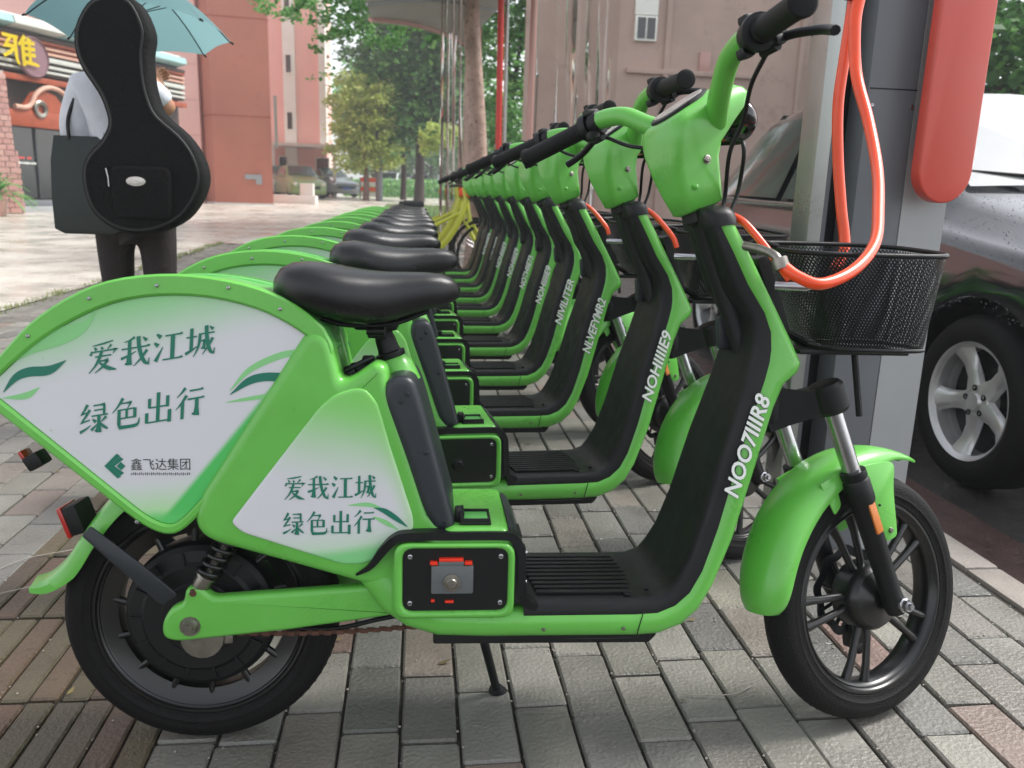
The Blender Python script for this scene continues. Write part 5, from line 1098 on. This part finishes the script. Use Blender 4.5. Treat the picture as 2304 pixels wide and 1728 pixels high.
# ================= yellow shared bicycles beyond the row =================
def make_bicycle():
    t=thing('bicycle','','bicycle')
    for nm,x in (('rear_wheel',0),('front_wheel',1.02)):
        b=B(); lathe(b,[(.300,-.014),(.318,-.016),(.33,0),(.318,.016),(.300,.014),(.305,0)],Matrix.Translation((x,0,.33))@YM,32,closed=True); w=obj(nm,b,'rubber',t,40)
        b=B()
        for k in range(18):
            a=2*math.pi*k/18; tube(b,[V((x+.03*math.cos(a),.02*(-1)**k,.33+.03*math.sin(a))),V((x+.302*math.cos(a+.1),0,.33+.302*math.sin(a+.1)))],.0018,4)
        lathe(b,[(0,-.05),(.03,-.05),(.03,.05),(0,.05)],Matrix.Translation((x,0,.33))@YM,10); o=obj('spokes',b,'chrome',w,40); o['kind']='stuff'
    b=B(); tube(b,cat([(.43,0,.30),(.58,0,.45),(.70,0,.62),(.80,0,.86)],5),.030,10); tube(b,[(.43,0,.30),(.33,0,.62)],.026,10); tube(b,[(.33,0,.55),(.0,0,.33)],.016,8); tube(b,[(.43,0,.29),(0,0,.33)],.016,8); tube(b,[(.36,0,.55),(.74,0,.74)],.018,8); obj('frame',b,'yellow',t,60)
    b=B(); tube(b,[(.83,0,.66),(.77,0,.98)],.022,10); 
    for s in (-1,1): tube(b,[(.86,s*.05,.62),(1.02,s*.06,.33)],.012,8)
    tube(b,[(.86,-.05,.62),(.86,.05,.62)],.016,8); obj('fork',b,'yellow',t,60)
    b=B(); tube(b,cat([(.72,-.28,1.02),(.76,-.18,1.02),(.80,0,.98),(.76,.18,1.02),(.72,.28,1.02)],4),.012,8); obj('handlebar',b,'black',t,60)
    b=B(); box(b,(.82,0,.93),(.07,.12,.08),.015); obj('lamp_housing',b,'orange',t)
    b=B(); tube(b,[(.33,0,.62),(.30,0,.80)],.014,8); box(b,(.29,0,.80),(.20,.10,.045),.018); obj('saddle',b,'black',t)
    b=B(); box(b,(1.02,0,.86),(.26,.28,.02),.004); 
    for s in (-1,1): box(b,(1.02,s*.14,.94),(.26,.01,.16),.003)
    box(b,(1.15,0,.94),(.01,.28,.16),.003); obj('basket',b,'black',t)
    return t
yb=make_bicycle()
yls=[('first yellow shared bicycle just past the green row','',.02),('second yellow shared bicycle past the green row','',-.03),('third yellow shared bicycle past the green row','',.03),('fourth yellow shared bicycle, farthest of the yellow ones','',0)]
for k,(lb_,_,j) in enumerate(yls):
    t=yb if k==0 else copy_tree(yb); t['label']=lb_; t['group']='yellow shared bicycles'; t.location=(-.33+j,7.85+.5*k,0); t.rotation_euler=(R(-6),0,R(4)+j)

hz=B(); box(hz,(0,95,7.7),(246,210,18.6)); hz=obj('haze',hz,'haze',None,0); hz['kind']='stuff'

db=thing('distant_building','pale low distant building closing the view behind the trees','building')
BX('wall',-6.0,22,96,104,0,7.5,'paleblock',db); BX('roof_edge',-6.3,22.3,95.7,104,7.5,7.9,'cream',db)
for i in range(14):
    for z in (2.3,5.0): w=BX('window',-5.2+1.9*i,-4.1+1.9*i,95.9,96.1,z,z+1.4,'cream',db); BX('pane',-5.1+1.9*i,-4.2+1.9*i,95.85,96,z+.1,z+1.3,'shadowglass',w)
tree('street_tree','hazy green tree far behind the distant white cars',(1.5,85,gz(85)),[((1,85,5.2),(4.5,3,2.6)),((-4.5,86,5),(3,3,2.6)),((7,85,5.6),(4,3,3))],(4,.25),'darkbark','leaf_mid',7000,.5,21,4)
# ================= person with umbrella, instrument case and tote =================
def skin(name,joints,edges,rootv,m,parent,sub=2):
    me=bpy.data.meshes.new(name); me.from_pydata([j[0] for j in joints],edges,[]); o=bpy.data.objects.new(name,me); COL.objects.link(o)
    sk=o.modifiers.new('skin','SKIN'); sk.use_smooth_shade=True
    for i,j in enumerate(joints):
        r_=j[1]; me.skin_vertices[0].data[i].radius=(r_ if isinstance(r_,tuple) else (r_,r_)); me.skin_vertices[0].data[i].use_root=(i==rootv)
    ss=o.modifiers.new('sub','SUBSURF'); ss.levels=sub; ss.render_levels=sub
    dg=bpy.context.evaluated_depsgraph_get(); dg.update(); nm=bpy.data.meshes.new_from_object(o.evaluated_get(dg)); o.modifiers.clear(); o.data=nm; nm.materials.clear(); nm.materials.append(M[m])
    nm.polygons.foreach_set('use_smooth',[True]*len(nm.polygons)); 
    if parent: o.parent=parent
    return o
PX,PY=-1.045,3.25
pr=thing('person','person seen from behind in loose white shirt and dark trousers under a teal umbrella','person',(PX,PY,0),(0,0,0))
J=[];Ed=[]
def jt(p,r,par=None):
    J.append((p,r)); 
    if par is not None: Ed.append((par,len(J)-1))
    return len(J)-1
pel=jt((0,0,.84),(.10,.075)); wa=jt((0,.01,.95),(.11,.085),pel); ch=jt((0,.02,1.13),(.135,.095),wa); cl_=jt((0,0,1.26),(.10,.075),ch); nk=jt((.01,0,1.33),.042,cl_); hd0=jt((.02,.015,1.38),(.058,.066),nk); hd1=jt((.025,.02,1.44),(.066,.08),hd0); hd2=jt((.025,.02,1.50),(.048,.058),hd1)
for s in (-1,1):
    x_=.079*s+.008; h=jt((x_,0,.77),.048,pel); kn=jt((x_,.02 if s<0 else -.01,.43),.034,h); an=jt((x_,.00,.09),.026,kn); ft=jt((x_,.12,.03),.026,an)
# left arm down holding the tote strap, right arm bent forward holding the umbrella
def arm(s,sh,el,wr,fd,up):
    a=jt(sh,.050,cl_); e=jt(el,.036,a); w=jt(wr,.024,e); P=V(wr); d=V(fd).normalized(); u=V(up).normalized(); sd_=d.cross(u).normalized(); pm=jt(tuple(P+d*.045),(.028,.016),w)
    for k,ln in enumerate((.052,.060,.056,.044)):
        o_=(k-1.5)*.015; p1=P+d*.075+sd_*o_; p2=p1+(d*.75-u*.6).normalized()*ln*.5; p3=p2+(d*.1-u).normalized()*ln*.45; i1=jt(tuple(p1),.0085,pm); i2=jt(tuple(p2),.0075,i1); jt(tuple(p3),.0065,i2)
    t1=P+d*.03-sd_*.030-u*.005; i1=jt(tuple(t1),.010,pm); jt(tuple(t1+(d*.6-u*.6-sd_*.2).normalized()*.035),.008,i1)
arm(-1,(-.135,0,1.25),(-.185,.03,1.02),(-.13,.08,.90),(0.1,.15,-1),(1,0,0))
arm(1,(.09,0,1.26),(.142,.03,1.18),(.06,.20,1.27),(-.15,.6,.6),(-1,0,0))
body_=skin('body',J,Ed,pel,'skin',pr)
SJ=[((0,0,.84),(.125,.11)),((0,.01,.98),(.125,.11)),((-.01,.015,1.14),(.135,.11)),((-.01,0,1.25),(.10,.08)),((0,0,1.30),.054),((-.13,0,1.245),.066),((-.170,.01,1.13),(.074,.075)),((-.160,.03,.995),(.064,.06)),((.085,0,1.26),.058),((.118,.02,1.215),(.052,.055)),((.126,.03,1.20),.045)]
skin('shirt',SJ,[(0,1),(1,2),(2,3),(3,4),(3,5),(5,6),(6,7),(3,8),(8,9),(9,10)],0,'shirt',pr,3)
TJ=[((0.01,0,.84),(.115,.10)),((-.070,0,.72),(.062,.075)),((-.072,.02,.45),.052),((-.072,.0,.10),.048),((.086,0,.72),(.062,.075)),((.088,-.01,.45),.052),((.088,.0,.10),.048)]
skin('trousers',TJ,[(0,1),(1,2),(2,3),(0,4),(4,5),(5,6)],0,'trousers',pr,2)
hr=B(); bmesh.ops.create_uvsphere(hr,u_segments=20,v_segments=14,radius=1,matrix=Matrix.Translation((.025,-.005,1.445))@Matrix.Diagonal((.080,.095,.095,1))); tube(hr,cat([(.025,-.07,1.47),(.025,-.09,1.40),(.025,-.08,1.30)],5),[.03]*8+[.02,.015,.01],10); obj('hair',hr,'hair',pr,60)
for s in (-1,1):
    b=B(); box(b,(s*.079+.008,.05,.03),(.085,.25,.06),.022); obj('shoe',b,'black',pr,60)
# instrument case (long neck, round body) on the back: outline in x,z around the person, its plane just behind the back
co=[(-0.074, 1.519), (-0.131, 1.488), (-0.175, 1.412), (-0.181, 1.34), (-0.162, 1.28), (-0.12, 1.211), (-0.101, 1.16), (-0.095, 1.111), (-0.12, 1.062), (-0.162, 1.018), (-0.189, 0.965), (-0.19, 0.891), (-0.165, 0.814), (-0.1, 0.761), (-0.024, 0.744), (0.055, 0.757), (0.135, 0.8), (0.189, 0.869), (0.213, 0.943), (0.196, 1.02), (0.151, 1.088), (0.082, 1.149), (0.06, 1.197), (0.049, 1.256), (0.048, 1.337), (0.059, 1.41), (0.029, 1.491), (-0.015, 1.522)]
co=[(p.x,p.y) for p in cat([V((x,z)) for x,z in co],3,closed=True)]
cs_=thing('instrument_case','black soft instrument case with round body and long neck carried on the person’s back'.replace('’','’'),'case',(-.94,PY-.17,0),(0,0,0))
cs_['label']='black soft instrument case with round body, worn on the back of the person'
b=B(); slab(b,co,-.065,.065,.028,6); obj('shell',b,'casefabric',cs_,60)
for y in (-.066,.066):
    b=B(); i2=inset(co,.018); tube(b,[V((x,y*.93,z)) for x,z in i2],.005,6,closed=True); obj('piping',b,'piping',cs_,60)
b=B(); slab(b,fil([(-.085,.800,.03),(.105,.800,.03),(.110,.975,.03),(-.090,.975,.03)],6),-.084,-.06,.012,4); pk_=obj('pocket',b,'casefabric',cs_,60)
b=B(); lathe(b,[(0,-.006),(.016,-.006),(.020,-.004),(.030,-.003),(.032,0),(0,0)],Matrix.Translation((-.005,-.085,.925))@Matrix.Diagonal((1,1,.5,1))@YM,24); obj('badge',b,'dash',pk_,30)
b=B(); tube(b,[V((-.10+.006*math.sin(k),-.078,.965-.03*k)) for k in range(3)],.004,6); obj('zip_puller',b,'chrome',pk_,60)
tt=thing('tote_bag','dark green tote bag hanging at the left side of the person','bag',(-1.165,PY-.05,0),(0,0,R(-6)))
b=B(); loft(b,[[V((x*w,y*d,z)) for x,y in ((-.115,-.055),(.125,-.055),(.125,.055),(-.115,.055))] for z,w,d in ((.735,.72,.9),(.752,.99,1),(.86,1.0,1.0),(.99,.97,.85),(1.075,.94,.35))]); obj('bag_body',b,'tote',tt,20)
b=B()
for s in (-1,1): tube(b,cat([(-.055,s*.02,1.06),(-.052,s*.015,1.14),(-.01,0,1.24),(.04,.02,1.29),(.075,s*.015,1.14),(.07,s*.02,1.06)],5),.007,6)
obj('strap',b,'black',tt,60)
# umbrella
ux,uy,uz=-1.105,3.58,1.505
um=thing('umbrella','teal umbrella held up over the person','umbrella',(ux,uy,uz),(R(-6),R(3),R(12)))
RR=.365; HH=.20; pans=8
for k in range(pans):
    b=B(); rows=[]
    for i in range(9):
        t=i/8; row=[]
        for j in range(9):
            u=j/8; a=2*math.pi*(k+u)/pans; sag=1-.075*math.sin(math.pi*u)*t; r_=RR*t*sag; z=HH*(1-(t*sag)**1.9)-.018*math.sin(math.pi*u)*t; row.append(b.verts.new((r_*math.cos(a),r_*math.sin(a),z)))
        rows.append(row)
    for p,q in zip(rows,rows[1:]):
        for j in range(8):
            try: b.faces.new((p[j],p[j+1],q[j+1],q[j]))
            except ValueError: pass
    bmesh.ops.remove_doubles(b,verts=b.verts[:],dist=1e-5); obj('canopy_panel',b,'umbrella',um,80)
for k in range(pans):
    a=2*math.pi*k/pans; b=B(); tube(b,[V((RR*t*math.cos(a),RR*t*math.sin(a),HH*(1-t**1.9)-.006)) for t in [q/8 for q in range(9)]],.0025,5); tube(b,[V((0,0,.05)),V((RR*.5*math.cos(a),RR*.5*math.sin(a),HH*(1-.5**1.9)-.008))],.002,5); tube(b,[V((RR*math.cos(a),RR*math.sin(a),0)),V((RR*1.03*math.cos(a),RR*1.03*math.sin(a),-.008))],.004,6); obj('rib',b,'black',um,60)
b=B(); tube(b,[V((0,0,HH+.03)),V((.03,-.03,-.33))],.006,8); tube(b,[V((.03,-.03,-.33)),V((.035,-.035,-.43))],.013,10); obj('shaft',b,'black',um,60)
